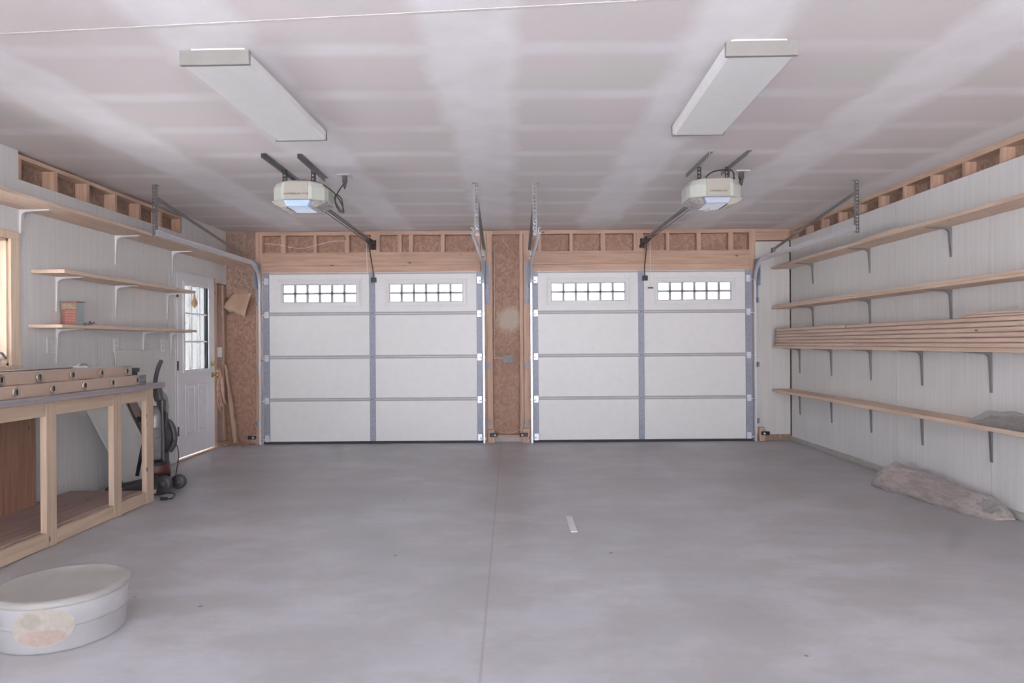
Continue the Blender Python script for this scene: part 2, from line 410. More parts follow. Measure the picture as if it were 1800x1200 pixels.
# bare corner by the doors: stud, dusty paper facing
MB().box(XL - .1, XL + .0, 8.285, 8.335, 0, 1.985).make('stud', M['lum_z'], wl)
MB().box(XL - .1, XL - .012, 8.56, YB + .05, 0, 1.985).make('stud', M['lum_z'], wl)
mb = MB()
ny, nz = 8, 40
for i in range(ny + 1):
    for j in range(nz + 1):
        y = 8.335 + .225 * i / ny; z = .05 + 1.93 * j / nz
        mb.v.append((XL - .03 - .03 * math.sin(PI * i / ny) + random.uniform(-.006, .006), y, z))
for i in range(ny):
    for j in range(nz):
        a = i * (nz + 1) + j
        if z < .35: continue
        mb.f.append((a, a + nz + 1, a + nz + 2, a + 1)); mb.sm.append(True)
mb.make('paper_facing', M['kraft_grey'], wl, label='dusty grey kraft facing on the bare corner')
MB().box(XL - .11, XL + .02, 8.285, YB, 0, .045).make('sole_plate', M['lum_y'], wl)

# right wall
mb = MB()
seams = [YR - .2, -3.39, -2.17, -.95, .27, 1.49, 2.71, 3.93, 5.03, 6.26, 7.49, YB - .026]
for a, b in zip(seams, seams[1:]):
    top = 2.492
    mb.box(XR, XR + .012, a + .002, b - .002, .05, top)
wr = structure(mb.make('wall_right', M['wall_paint']))
MB().box(XR + .1, XR + .13, YR - .2, YB + .2, 0, ZC).make('sheathing', M['osb_dark'], wr)
MB().box(XR + .005, XR + .1, YR - .2, YB + .1, 2.607, 2.65).make('top_plate', M['lum_y'], wr)
for k in range(34):
    y = 8.58 - .4065 * k
    if y < YR: break
    MB().box(XR + .013, XR + .1, y - .019, y + .019, 0, 2.607).make('stud', M['lum_z'], wr)
o = structure(MB().box(XR - .03, XR + .11, YR - .2, YB + .02, 0, .05).make('baseboard_right', M['curb'], bevel=.006))
# wall behind the camera with the open bay door the daylight comes through, and its own window wall
mb = MB()
OP = (-3.0, 3.0, 0, 2.2)
for r in rects(XL - .2, XR + .2, 0, ZC, [OP]): mb.box(r[0], r[1], YR - .15, YR, r[2], r[3])
structure(mb.make('wall_rear', M['wall_paint']))

# garage-door wall
DZ = 2.13
D1 = (-3.02, -.385); D2 = (.32, 2.955)
mb = MB()
for r in rects(XL - .15, XR + .15, 0, ZC, [(D1[0], D1[1], 0, 2.11), (D2[0], D2[1], 0, 2.11)]):
    mb.box(r[0], r[1], YB + .09, YB + .11, r[2], r[3])
wb = structure(mb.make('wall_back', M['osb']))
MB().box(-3.1, 3.02, YB, YB + .09, 2.60, ZC - .005).make('top_plate', M['lum_x'], wb)
for (a, b) in ((-3.1, -.37), (.245, 3.02)):
    MB().box(a, b, YB, YB + .09, 2.22, 2.385).make('header', M['lum_x'], wb)
    MB().box(a, b, YB + .004, YB + .09, 2.10, 2.218).make('header', M['lum_x'], wb)
S = 140.4
def bx(px): return (px - CX) / S
for a, b in ((495, 503), (552, 557.5), (607, 615), (653, 669), (700, 707), (720, 727), (776, 782.5), (838, 845),
             (947, 952.5), (1002, 1008), (1057, 1065), (1115, 1132), (1172, 1178), (1226, 1233.5), (1282, 1290.5)):
    MB().box(bx(a), bx(b), YB + .002, YB + .09, 2.385, 2.60).make('cripple_stud', M['lum_z'], wb)
for a, b, z in ((450, 462, ZC), (846, 856, 2.655), (856.5, 866, 2.655), (914, 920, 2.655), (921, 934, 2.655), (1318, 1330, 2.655)):
    MB().box(bx(a), bx(b), YB - .002, YB + .09, 0.0, z - .008).make('king_stud', M['lum_z'], wb)
MB().box(bx(866), bx(914), YB, YB + .09, 0.05, .09).make('sole_plate', M['lum_x'], wb)
MB().box(bx(866), bx(914), YB + .02, YB + .2, 0.0, .05).make('curb', M['curb'], wb)
# left pier boards
MB().box(XL, bx(450), YB - .008, YB + .004, 1.83, ZC).make('plywood_panel', M['osb_dark'], wb)
MB().box(XL, bx(450), YB - .004, YB + .006, 1.035, 1.62).make('plywood_panel', M['osb'], wb)
MB().box(XL, bx(450), YB - .004, YB + .006, .03, 1.031).make('plywood_panel', M['osb'], wb)
MB().box(XL - .1, bx(450), YB - .004, YB + .09, 0, .03).make('sole_plate', M['lum_x'], wb)
# right pier: painted board up to the bare strip
MB().box(bx(1328), XR - .012, YB - .016, YB - .004, .075, 2.485).make('painted_panel', M['pier_paint'], wb)
MB().box(bx(1333), XR + .1, YB - .002, YB + .09, 0, .072).make('sole_plate', M['osb_dark'], wb, label='brown water-stained plate under the painted panel')
MB().box(bx(1330), XR + .1, YB, YB + .09, 2.50, 2.60).make('blocking', M['lum_x'], wb)
MB().box(bx(1330), XR + .1, YB + .004, YB + .09, 2.605, ZC - .005).make('blocking', M['lum_x'], wb)

# outdoors
structure(MB().box(XL - .85, XL - .13, YR - .4, YB + .5, ZC + .02, ZC + .1).make('sun_blocker', M['wall_paint']))  # added overhang out of view, keeps direct sun off the left wall
mb = MB().bar((-2.45, 3.14, ZC - .0008), (-.63, 2.975, ZC - .0008), .018, .0016).bar((-.63, 2.975, ZC - .0008), (1.2, 2.80, ZC - .0008), .018, .0016)
structure(mb.make('trim_2', plain('seam_tape', (206, 201, 197), .8)), 'pale slanting tape seam across the near ceiling')
structure(MB().box(-30, 30, -30, 40, -.3, -.125).make('ground_outside', plain('pale_concrete_apron', (192, 190, 190), .9, 0, .15, 1)))

# ------------------------------------------------------------------ windows and side door
def window(name, y0, y1, z0, z1):
    c = .095
    mb = MB()
    mb.box(XL - .002, XL + .02, y0 - .0, y1 + c, z1, z1 + .055).box(XL - .002, XL + .02, y0 - c, y1 + c, z0 - .05, z0)
    mb.box(XL - .002, XL + .02, y1, y1 + c, z0, z1).box(XL - .002, XL + .02, y0 - c, y0, z0 - .0, z1 + .055)
    w = structure(mb.make(name, M['pine_z'], bevel=.004))
    mb = MB()
    mb.box(XL - .14, XL, y1 - .02, y1, z0, z1).box(XL - .14, XL, y0, y0 + .02, z0, z1).box(XL - .14, XL, y0, y1, z0, z0 + .02).box(XL - .14, XL, y0, y1, z1 - .02, z1)
    mb.make('window_jamb', M['pine_z'], w)
    mb = MB(); a, b, p, q = y0 + .02, y1 - .02, z0 + .02, z1 - .02; t = .055
    for r in rects(a, b, p, q, [(a + t, b - t, p + t, q - t)]): mb.box(XL - .115, XL - .075, *r)
    s = mb.make('sash', M['pine_z'], w)
    MB().box(XL - .098, XL - .093, a + t - .005, b - t + .005, p + t - .005, q - t + .005).make('pane', M['glass'], s)
    return w
w1 = window('window_1', *WIN); window('window_2', *WIN2)
mb = MB(); mb.tube([(XL - .07, 4.83, 1.135), (XL - .03, 4.82, 1.15), (XL + .03, 4.80, 1.155), (XL + .05, 4.74, 1.19), (XL + .045, 4.69, 1.2)], .009)
mb.box(XL - .075, XL - .035, 4.78, 4.85, 1.12, 1.145)
mb.make('crank_handle', M['alu'], w1, label='silver window crank')

# side door
y0, y1 = 7.335, 8.245
mb = MB(); W = (7.48, 8.075, .965, 1.90); XD = XL + .012
for r in rects(y0, y1, .03, 2.025, [W]): mb.box(XD - .05, XD - .008, *r)
dr = structure(mb.make('door_1', M['entry_white']))
mb = MB()
for (a, b, p, q) in ((7.50, 7.745, .25, .80), (7.81, 8.06, .25, .80)):
    for r in rects(a, b, p, q, [(a + .028, b - .028, p + .028, q - .028)]): mb.box(XD - .009, XD, *r)
    mb.box(XD - .0085, XD - .003, a + .06, b - .06, p + .06, q - .06)
mb.make('panel_moulding', M['entry_white'], dr, bevel=.004)
mb = MB()
for r in rects(W[0] - .03, W[1] + .03, W[2] - .03, W[3] + .03, [W]): mb.box(XD - .05, XD + .006, *r)
for k in (1, 2):
    y = W[0] + (W[1] - W[0]) * k / 3; mb.box(XD - .04, XD - .012, y - .009, y + .009, W[2], W[3])
    z = W[2] + (W[3] - W[2]) * k / 3; mb.box(XD - .04, XD - .011, W[0], W[1], z - .008, z + .008)
wf = mb.make('window_frame', M['white_plastic'], dr)
MB().box(XD - .03, XD - .026, W[0], W[1], W[2], W[3]).make('pane', M['glass_dimmed'], wf)
kM = Matrix.Translation((XD - .008, 8.185, .885)) @ Matrix.Rotation(PI / 2, 4, 'Y')
MB().lathe([(.032, 0), (.032, .006), (.012, .012), (.012, .035), (.026, .042), (.03, .055), (.024, .07), (0, .074)], kM).make('knob', M['brass'], dr, label='brass door knob')
kM = Matrix.Translation((XD - .008, 8.185, 1.02)) @ Matrix.Rotation(PI / 2, 4, 'Y')
MB().lathe([(.03, 0), (.03, .01), (.022, .014), (0, .014)], kM).box(XD, XD + .02, 8.178, 8.192, .995, 1.045).make('deadbolt', M['brass'], dr, label='brass deadbolt turn')
for z in (.32, 1.02, 1.80):
    MB().box(XD - .012, XD + .004, y0 - .012, y0 + .004, z - .05, z + .05).make('hinge', M['dark_steel'], dr, label='dark steel door hinge')
mb = MB()
mb.box(XL - .06, XL + .004, 8.252, 8.284, 0, 2.045)
structure(mb.make('door_1_frame', M['lum_z']))
structure(MB().box(XL - .12, XL + .003, 7.29, 7.327, 0, 2.045).box(XL - .12, XL + .003, 7.327, 8.252, 2.028, 2.045).make('door_1_jamb', M['wall_paint']))
structure(MB().box(XL - .12, XL + .03, 7.3, 8.285, 0, .016).make('door_1_threshold', M['lum_y'], bevel=.004))
structure(MB().box(XL, XL + .014, 7.25, 8.3, 2.045, 2.075).make('trim_1', M['wall_paint'], bevel=.003))

# ------------------------------------------------------------------ garage doors
ZJ = [.03, .548, 1.077, 1.616, 2.13]
X0, X1, XA, XB = -3.074, -.333, -1.749, -1.678      # outer edges, centre stile
YD = 8.565
WO = [(-2.890, -1.841, 1.705, 2.052), (-1.551, -.524, 1.705, 2.052)]
WG = [(-2.829, -1.909, 1.757, 1.981), (-1.501, -.588, 1.757, 1.981)]
def garage_door():
    t = Th('garage_door', 'white four-section garage door left of the bare wooden pier', 'garage door', (-1.7035, YD + .02, 0), 'pair of garage doors')
    for i in range(4):
        z0, z1 = ZJ[i], ZJ[i + 1]; mb = MB()
        holes = WG if i == 3 else []
        for r in rects(X0, X1, z0, z1, holes): mb.box(r[0], r[1], YD, YD + .045, r[2], r[3])
        s = t.part('door_section', mb, M['door_white'])
        mb = MB()
        for z in (z0 + .012, z1 - .012):
            if i == 3 and z > 2.1: z = 2.115
            if i == 0 and z < .1: continue
            mb.box(X0 + .06, X1 - .06, YD - .006, YD + .002, z - .0095, z + .0095)
        t.part('rail', mb, M['door_rail'], s, bevel=.002)
        for a, b in ((X0, X0 + .08), (X1 - .085, X1)):
            mb = MB().box(a, b, YD - .012, YD + .001, z0 + .002, z1 - .002)
            for k in range(6):                     # punched slots
                z = z0 + (z1 - z0) * (k + .7) / 6.4; xm = a + .02 if a < -2 else b - .02
                mb.box(xm - .006, xm + .006, YD - .0135, YD - .011, z - .012, z + .012)
            t.part('end_stile', mb, M['galv'], s)
        mb = MB().box(XA, XB, YD - .012, YD + .001, z0 + .002, z1 - .002).box(XA + .002, XA + .01, YD - .016, YD, z0 + .002, z1 - .002).box(XB - .01, XB - .002, YD - .016, YD, z0 + .002, z1 - .002)
        t.part('center_stile', mb, M['galv'], s)
        if i == 3:
            for wo, wg in zip(WO, WG):
                mb = MB()
                for r in rects(wo[0], wo[1], wo[2], wo[3], [(wo[0] + .018, wo[1] - .018, wo[2] + .018, wo[3] - .018)]): mb.box(r[0], r[1], YD - .012, YD + .001, r[2], r[3])
                q = (wg[0] - .012, wg[1] + .012, wg[2] - .012, wg[3] + .012)
                for r in rects(q[0] - .03, q[1] + .03, q[2] - .03, q[3] + .03, [q]): mb.box(r[0], r[1], YD - .018, YD + .001, r[2], r[3])
                f = t.part('window_frame', mb, M['door_white'], s, bevel=.003)
                mb = MB()
                for r in rects(q[0], q[1], q[2], q[3], [(wg[0] + .008, wg[1] - .008, wg[2] + .008, wg[3] - .008)]): mb.box(r[0], r[1], YD + .004, YD + .04, r[2], r[3])
                for k in range(1, 6):
                    x = wg[0] + (wg[1] - wg[0]) * k / 6; mb.box(x - .0135, x + .0135, YD + .006, YD + .034, wg[2], wg[3])
                zm = (wg[2] + wg[3]) / 2; mb.box(wg[0], wg[1], YD + .006, YD + .034, zm - .0125, zm + .0125)
                t.part('window_grid', mb, M['door_rail'], s)
                t.part('pane', MB().box(wg[0], wg[1], YD + .018, YD + .022, wg[2], wg[3]), M['glass_dimmed'], s)
    for z in ZJ[1:4]:
        mb = MB().box((XA + XB) / 2 - .02, (XA + XB) / 2 + .02, YD - .02, YD - .01, z - .055, z + .055)
        mb.tube([((XA + XB) / 2 - .02, YD - .02, z), ((XA + XB) / 2 + .02, YD - .02, z)], .009)
        t.part('hinge', mb, M['galv'])
    for z in ZJ[1:4] + [2.03, .08]:
        for a, d in ((X0 + .05, -1), (X1 - .05, 1)):
            mb = MB().tube([(a, YD - .03, z - .02), (a + d * .075, YD - .03, z - .02)], .006)
            mb.box(a - .025, a + .025, YD - .026, YD - .01, z - .05, z + .03)
            mb.lathe([(.0, -.008), (.02, -.008), (.02, .008), (0, .008)], Matrix.Translation((a + d * .07, YD - .03, z - .02)) @ Matrix.Rotation(PI / 2, 4, 'Y'), 14)
            t.part('roller', mb, M['track'])
    t.part('bottom_seal', MB().box(X0, X1, YD - .008, YD + .05, 0, .03), M['seal'], label='dark rubber seal along the bottom')
    return t.o
gd = garage_door()
gd2 = copy_tree(gd); gd2.location.x += 3.343
gd2['label'] = 'white four-section garage door nearest the shelved wall'

# tracks
def track(X, inner, label):                     # inner: +1 when the door lies towards +X
    t = Th('door_track', label, 'garage door track', (X, YD - .04, 0), 'garage door tracks')
    yv = YD - .035; R = .3; zh = 2.225
    path = [(X, yv, .0), (X, yv, .6), (X, yv, 1.3), (X, yv, zh - R)]
    for k in range(1, 9):
        a = PI / 2 * k / 8; path.append((X, yv - R + R * math.cos(a), zh - R + R * math.sin(a)))
    nv = 4
    w, d, th = .026, .014, .003; s = inner
    prof = [(-w, 0), (-w, d * 1.6 * s), (-w + .006, d * 1.6 * s), (-w + th, th * s), (w - th, th * s), (w - .006, d * 1.6 * s), (w, d * 1.6 * s), (w, 0)]
    def fr(pp):
        def g(i):
            q = Vector(pp[min(i + 1, len(pp) - 1)]) - Vector(pp[max(i - 1, 0)]); q.normalize()
            return Vector((0, q.z, -q.y)), Vector((1, 0, 0))
        return g
    t.part('vertical_track', MB().sweep(prof, path[:nv], fr(path[:nv])), M['track'])
    p2 = path[nv - 1:] + [(X, 7.5, zh), (X, 6.05, zh)]
    t.part('horizontal_track', MB().sweep(prof, p2, fr(p2)), M['track'])
    xo = X - inner * .012
    # perforated hanger angle, brace angle
    def perforated(mb, a, b, wv, wdir, n):
        a = Vector(a); b = Vector(b); wdir = Vector(wdir); wd = wdir.normalized() * wv
        nrm = (b - a).cross(wd).normalized()
        for k in (0, .68):
            mb.bar(a + wd * (k + .16), b + wd * (k + .16), .003, wv * .32, wd)
        L = b - a
        for k in range(n + 1):
            q = a + L * k / n
            mb.bar(q + wd * .05, q + wd * .95, .003, L.length / n * .52, L)
        return mb
    mb = MB()
    perforated(mb, (xo, 6.08, zh - .03), (xo, 6.08, ZC), .034, (-inner, 0, 0), 15)
    mb.bar((xo, 6.09, zh - .03), (xo, 6.09, ZC), .003, .03, (0, 1, 0))
    mb.box(xo - .02, xo + .02, 6.06, 6.1, ZC - .004, ZC)
    t.part('hanger', mb, M['angle'])
    mb = MB().bar((xo, 6.1, 2.54), (xo, 7.98, 2.30), .004, .032).bar((xo - inner * .014, 6.1, 2.552), (xo - inner * .014, 7.98, 2.312), .03, .004)
    mb.box(xo - .012, xo + .012, 7.94, 8.02, zh + .015, 2.32)
    t.part('brace', mb, M['angle'])
    for z in (.25, .95, 1.75):
        xx = X - inner * .02
        mb = MB().box(xx - .004, xx, yv - .02, YB - .004, z - .03, z + .03).box(min(xx, xx - inner * .05), max(xx, xx - inner * .05), YB - .022, YB - .017, z - .03, z + .03)
        t.part('jamb_bracket', mb, M['galv'])
    xx = X - inner * .012
    mb = MB().box(xx - .003, xx + .003, yv - .14, YB - .018, zh - R, zh + .03).box(min(xx, xx - inner * .045), max(xx, xx - inner * .045), YB - .024, YB - .018, 1.78, 2.24)
    t.part('flag_bracket', mb, M['galv'])
    return t.o
track(-3.108, 1, 'steel track with curved top at the entry-door end of the garage doors')
track(-.318, -1, 'steel track along the left edge of the wooden pier')
track(.252, 1, 'steel track along the right edge of the wooden pier')
track(3.043, -1, 'steel track with curved top beside the white painted pier and right-wall shelves')

# ------------------------------------------------------------------ openers
def perf(mb, x, y, z0, z1, w=.03, n=None):
    n = n or int((z1 - z0) / .026)
    mb.box(x - w / 2, x - w / 2 + .009, y - .0015, y + .0015, z0, z1).box(x + w / 2 - .009, x + w / 2, y - .0015, y + .0015, z0, z1)
    for k in range(n + 1):
        z = z0 + (z1 - z0) * k / n; mb.box(x - w / 2, x + w / 2, y - .0015, y + .0015, max(z0, z - .0065), min(z1, z + .0065))
    mb.box(x + w / 2 - .002, x + w / 2, y, y + .03, z0, z1)
def text(name, body, size, loc, parent, mat, rot=(PI / 2, 0, 0), loc0=(0, 0, 0)):
    c = bpy.data.curves.new(name, 'FONT'); c.body = body; c.size = size; c.align_x = 'CENTER'; c.align_y = 'CENTER'; c.extrude = .0008
    tmp = bpy.data.objects.new('tmp', c); COL.objects.link(tmp); bpy.context.view_layer.update()
    me = bpy.data.meshes.new_from_object(tmp.evaluated_get(bpy.context.evaluated_depsgraph_get())); me.materials.clear(); me.materials.append(mat)
    bpy.data.objects.remove(tmp); bpy.data.curves.remove(c)
    o = bpy.data.objects.new(name, me); COL.objects.link(o); o.parent = parent
    o.location = Vector(loc) - Vector(loc0); o.rotation_euler = rot
    return o
def spline(pts, n=10, closed=False):
    pts = [Vector(p) for p in pts]; out = []; m = len(pts)
    for i in range(m - 1):
        p0, p1, p2, p3 = pts[max(i - 1, 0)], pts[i], pts[i + 1], pts[min(i + 2, m - 1)]
        for k in range(n):
            t = k / n
            out.append(.5 * ((2 * p1) + (-p0 + p2) * t + (2 * p0 - 5 * p1 + 4 * p2 - p3) * t * t + (-p0 + 3 * p1 - 3 * p2 + p3) * t ** 3))
    out.append(pts[-1]); return out
def opener(cx, railx, reflecting, label, words_, angles, straps, cordpts, cordparts, flip):
    YO = 5.52; zt = 2.515
    t = Th('garage_door_opener', label, 'garage door opener', (cx, YO, zt - .2), 'garage door openers on the ceiling')
    plan = [(-.093, -.17), (.093, -.17), (.12, -.165), (.2, -.09), (.218, -.04), (.218, .1), (.17, .16), (-.17, .16), (-.218, .1), (-.218, -.04), (-.2, -.09), (-.12, -.165)]
    def loft(st, keep=None):
        mb = MB(); n = len(plan); vs = []; fs = []
        for z, sx, sy in st:
            for (x, y) in plan: vs.append((cx + x * sx, YO + y * sy, zt + z))
        for i in range(len(st) - 1):
            for k in range(n): fs.append((i * n + k, i * n + (k + 1) % n, (i + 1) * n + (k + 1) % n, (i + 1) * n + k))
        fs.append(tuple(range(n))); fs.append(tuple(range((len(st) - 1) * n, len(st) * n)))
        return mb.add(vs, fs)
    t.part('housing', loft([(0, .8, .86), (-.012, .9, .95), (-.05, 1, 1), (-.142, 1, 1), (-.15, .985, .985)]), M['opener'], bevel=.006)
    fp = t.part('front_panel', MB().box(cx - .091, cx + .091, YO - .176, YO - .165, zt - .15, zt - .012), M['opener_face'], bevel=.003, label='taupe front panel')
    text('lettering', words_, .0205, (cx, YO - .177, zt - .108), fp, M['ink'], loc0=t.loc)
    mb = MB()
    mb.prism([(-.105, 0), (.105, 0), (.085, -.05), (-.085, -.05)], -.163, .13, Matrix.Translation((cx, YO, zt - .15)))
    t.part('lens', mb, M['lens_reflect'] if reflecting else M['lens'], bevel=.008)
    for s in (-1, 1):
        mb = MB()
        poly = [(s * .107, 0), (s * .212, 0), (s * .19, -.022), (s * .13, -.048), (s * .09, -.05)]
        mb.prism(poly, -.11, .12, Matrix.Translation((cx, YO, zt - .15)))
        for k in range(7):
            y = YO - .1 + k * .034
            mb.prism([(s * .11, .001), (s * .216, .001), (s * .193, -.025), (s * .13, -.051), (s * .09, -.053)], y - YO, y - YO + .008, Matrix.Translation((cx, YO, zt - .15)))
        t.part('lamp_cover', mb, M['vent'] if s == flip else M['opener_face'])
    t.part('vent_cap', MB().box(cx - .035, cx + .035, YO - .08, YO + .02, zt - .004, zt + .018), M['dark_grey'], bevel=.006)
    # antenna
    mb = MB().tube(spline([(cx - .1, YO - .05, zt - .19), (cx - .085, YO - .06, zt - .235), (cx - .055, YO - .06, zt - .245), (cx - .035, YO - .06, zt - .215)], 8), .0012, 5)
    t.part('antenna_wire', mb, M['wire'])
    for (x, y0_, y1_) in angles:
        mb = MB().box(x - .017, x + .017, y0_, y1_, ZC - .004, ZC - .0005).box(x - .017, x - .013, y0_, y1_, ZC - .034, ZC - .004)
        t.part('ceiling_angle', mb, M['angle'])
    for x in straps:
        mb = MB(); perf(mb, x, 5.56, zt - .02, ZC - .006)
        t.part('hanger_strap', mb, M['dark_steel'])
    mb = MB().box(railx - .016, railx + .016, YO + .1, YB - .03, zt - .03, zt - .006).box(railx - .008, railx + .008, YO + .1, YB - .1, zt - .036, zt - .031)
    r = t.part('rail', mb, M['angle'])
    mb = MB().bar((railx - .02, YO + .15, zt - .045), (railx - .02, YB - .12, zt - .045), .005, .006).bar((railx + .02, YO + .15, zt - .045), (railx + .02, YB - .12, zt - .045), .005, .006)
    t.part('drive_chain', mb, M['dark_steel'], r)
    mb = MB().box(railx - .03, railx + .03, YB - .012, YB - .002, zt - .1, zt + .02).box(railx - .02, railx + .02, YB - .1, YB - .01, zt - .05, zt - .02)
    mb.bar((railx - .03, YB - .02, zt - .085), (railx + .03, YB - .3, zt - .03), .03, .03)
    t.part('header_bracket', mb, M['black'], bevel=.003)
    mb = MB().box(railx - .024, railx + .024, YB - .36, YB - .2, zt - .06, zt - .002)
    t.part('trolley', mb, M['black'], bevel=.004)
    arm = spline([(railx - .005, YB - .3, zt - .05), (railx, YB - .22, 2.33), (railx + .006, YB - .1, 2.16), (railx + .012, YD - .035, 2.05)], 8)
    mb = MB().sweep([(-.014, -.004), (.014, -.004), (.014, .004), (-.014, .004)], arm, lambda i: (Vector((0, 1, 0)), Vector((1, 0, 0))))
    t.part('door_arm', mb, M['black'])
    mb = MB().box(railx - .02, railx + .045, YD - .05, YD - .0165, 2.0, 2.06)
    t.part('arm_bracket', mb, M['black'], bevel=.003)
    zc = 1.885
    cx_ = railx + (.035 if flip < 0 else -.03)
    if flip < 0:
        mb = MB().tube([(cx_, YB - .3, zt - .055), (cx_, YB - .3, 1.9)], .0035, 6)
        rc = t.part('release_cord', mb, M['white_cord'])
        t.part('release_handle', MB().tube([(cx_ - .03, YB - .3, 1.893), (cx_ + .03, YB - .3, 1.893)], .008), M['red'], rc, label='red pull handle')
    else:
        t.part('release_cord', MB().tube([(cx_, YB - .3, zt - .055), (cx_ + .005, YB - .28, 2.06)], .0035, 6), M['white_cord'])
    cd = t.part('power_cord', MB().tube(spline(cordpts, 8), .0055, 7), M['cord'])
    p = Vector(cordpts[-1])
    t.part('plug', MB().lathe([(.006, -.055), (.012, -.03), (.016, -.012), (.016, 0)], Matrix.Translation(p), 10), M['cord'], cd)
    return t.o
zt = 2.515
cl = [P(508, 326, 5.42), P(518, 318, 5.42), P(545, 317.5, 5.42), P(570, 326, 5.45), P(590, 342, 5.6), P(602, 362, 5.65), P(604, 374, 5.68), P(596, 366, 5.68), P(588, 350, 5.66),
      P(592, 342, 5.66), P(600, 350, 5.68), P(603, 368, 5.7), P(597, 372, 5.71), P(589, 354, 5.72), P(594, 338, 5.74)]
ol = P(606, 306.5, 5.78)
opener(-1.657, -1.70, True, 'grey door opener left of the centre line with a bluish lit lens', 'CHAMBERLAIN  MYQ',
       ((-1.815, 5.08, 5.9), (-1.556, 5.11, 5.87)), (-1.815, -1.585), cl + [Vector((ol.x, 5.78, ZC - .06))], None, 1)
cr = [P(1238, 321, 5.5), P(1242, 310, 5.5), P(1256, 301, 5.52), P(1280, 298, 5.55), P(1288, 302, 5.58), P(1291, 318, 5.6), P(1286, 324, 5.6), P(1281, 310, 5.6), P(1284, 299, 5.6), P(1290, 306, 5.62),
      P(1289, 322, 5.64), P(1296, 326, 5.68), P(1301, 318, 5.72)]
orr = P(1303, 302, 5.75)
opener(1.625, 1.663, False, 'grey door opener nearer the right-wall shelves with an unlit lens', 'CHAMBERLAIN',
       ((1.507, 5.12, 5.8), (1.785, 5.1, 5.75)), (1.535, 1.758), cr + [Vector((orr.x, 5.75, ZC - .06))], None, -1)
for (x, y, lab) in ((ol.x, 5.78, 'white ceiling outlet plate holding the plug of the opener with the lit lens'), (orr.x, 5.75, 'white ceiling outlet plate holding the plug of the opener with the unlit lens')):
    t = Th('ceiling_outlet', lab, 'outlet', (x, y, ZC), 'ceiling outlets')
    t.part('cover_plate', MB().box(x - .057, x + .057, y - .057, y + .057, ZC - .006, ZC), M['fixture'], bevel=.002)
    t.part('socket', MB().box(x - .018, x + .018, y - .018, y + .018, ZC - .0605, ZC - .005), M['cord'])

# ------------------------------------------------------------------ ceiling lights
def light(mx, my, label):
    t = Th('ceiling_light', label, 'light fixture', (mx, my, ZC), 'fluorescent ceiling fixtures')
    L, w = .61, .165
    t.part('base_pan', MB().box(mx - .13, mx + .13, my - L + .03, my + L - .03, ZC - .03, ZC), M['fixture'])
    prof = [(-w + .004, -.03), (-w, -.04), (-w + .002, -.078), (-w + .016, -.091), (w - .016, -.091), (w - .002, -.078), (w, -.04), (w - .004, -.03)]
    t.part('diffuser', MB().prism(prof, my - L + .012, my + L - .012, Matrix.Translation((mx, 0, ZC))), M['white_plastic'], label='white ribbed wraparound diffuser')
    for s in (-1, 1):
        t.part('end_cap', MB().box(mx - w - .003, mx + w + .003, my + s * L - .012, my + s * L + .012, ZC - .094, ZC - .024), M['cap_shaded'], bevel=.004, label='flat end cap with shade painted into its grey')
    return t.o
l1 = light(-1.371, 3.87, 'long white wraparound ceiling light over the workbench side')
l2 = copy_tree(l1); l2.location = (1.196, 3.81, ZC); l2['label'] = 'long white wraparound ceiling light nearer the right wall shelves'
l1.rotation_euler.z = l2.rotation_euler.z = -.03

# ------------------------------------------------------------------ shelves
def bracket_mb(Xw, s, y, z, arm=.2, leg=.28, w=.024):      # Xw wall plane, s direction into room, z underside of board
    k = .035; pts = [(0, 0), (arm, 0), (arm, -.005)]
    pts += [(.03 + k, -.016)]
    for i in range(1, 6):
        a = PI / 2 * i / 6; pts.append((.017 + k + .013 - (k + .013) * math.sin(a), -.016 - (k) * (1 - math.cos(a))))
    pts += [(.016, -.07), (.006, -leg), (0, -leg)]
    poly = [(Xw + s * x, z + zz) for x, zz in pts]
    return MB().prism(poly, y - w / 2, y + w / 2)
def shelf(name_label, Xw, s, depth, y0, y1, zb, th, brs, bm_, leg=.28, extra=None, group=None):
    t = Th('wall_shelf', name_label, 'shelf', (Xw, (y0 + y1) / 2, zb), group)
    a, b = sorted((Xw + s * .001, Xw + s * depth))
    t.part('shelf_board', MB().box(a, b, y0, y1, zb, zb + th), M['shelf_y'], bevel=.003)
    for y in brs: t.part('bracket', bracket_mb(Xw, s, y, zb, min(.22, depth * .82), leg), bm_)
    return t
shelf('longest left-wall shelf, high under the open framing and behind the door track', XL, 1, .32, 2.6, 8.55, 2.228, .022, (3.6, 4.995, 6.2, 7.24), M['bracket_white'], .26, group='shelves on the left wall')
shelf('short empty left-wall shelf with a gourd hanging at its far end', XL, 1, .252, 5.1, 7.225, 1.778, .028, (5.39, 6.2, 7.13), M['bracket_white'], .27, group='shelves on the left wall')
shelf('short left-wall shelf holding the small red carton', XL, 1, .252, 5.07, 7.25, 1.372, .025, (5.39, 6.66, 7.2), M['bracket_white'], .27, group='shelves on the left wall')
BY1 = (7.96, 6.70, 5.467, 4.22); BY2 = (8.336, 7.515, 6.69, 5.86, 5.02, 4.2)
g = 'long shelves on the right wall'; YE = 8.585
shelf('topmost long right-wall shelf, with a short offcut lying on it', XR, -1, .25, 2.6, YE, 2.135, .028, BY1, M['bracket'], .24, group=g)
t = shelf('right-wall shelf of doubled boards, second from the top', XR, -1, .25, 2.6, YE, 1.637, .022, BY1, M['bracket'], .27, group=g)
t.part('shelf_board', MB().box(XR - .252, XR - .001, 2.6, YE - .02, 1.6595, 1.68), M['shelf_y'], bevel=.003)
shelf('right-wall shelf carrying the stack of planks', XR, -1, .25, 2.6, YE, 1.15, .03, BY2, M['bracket'], .3, group=g)
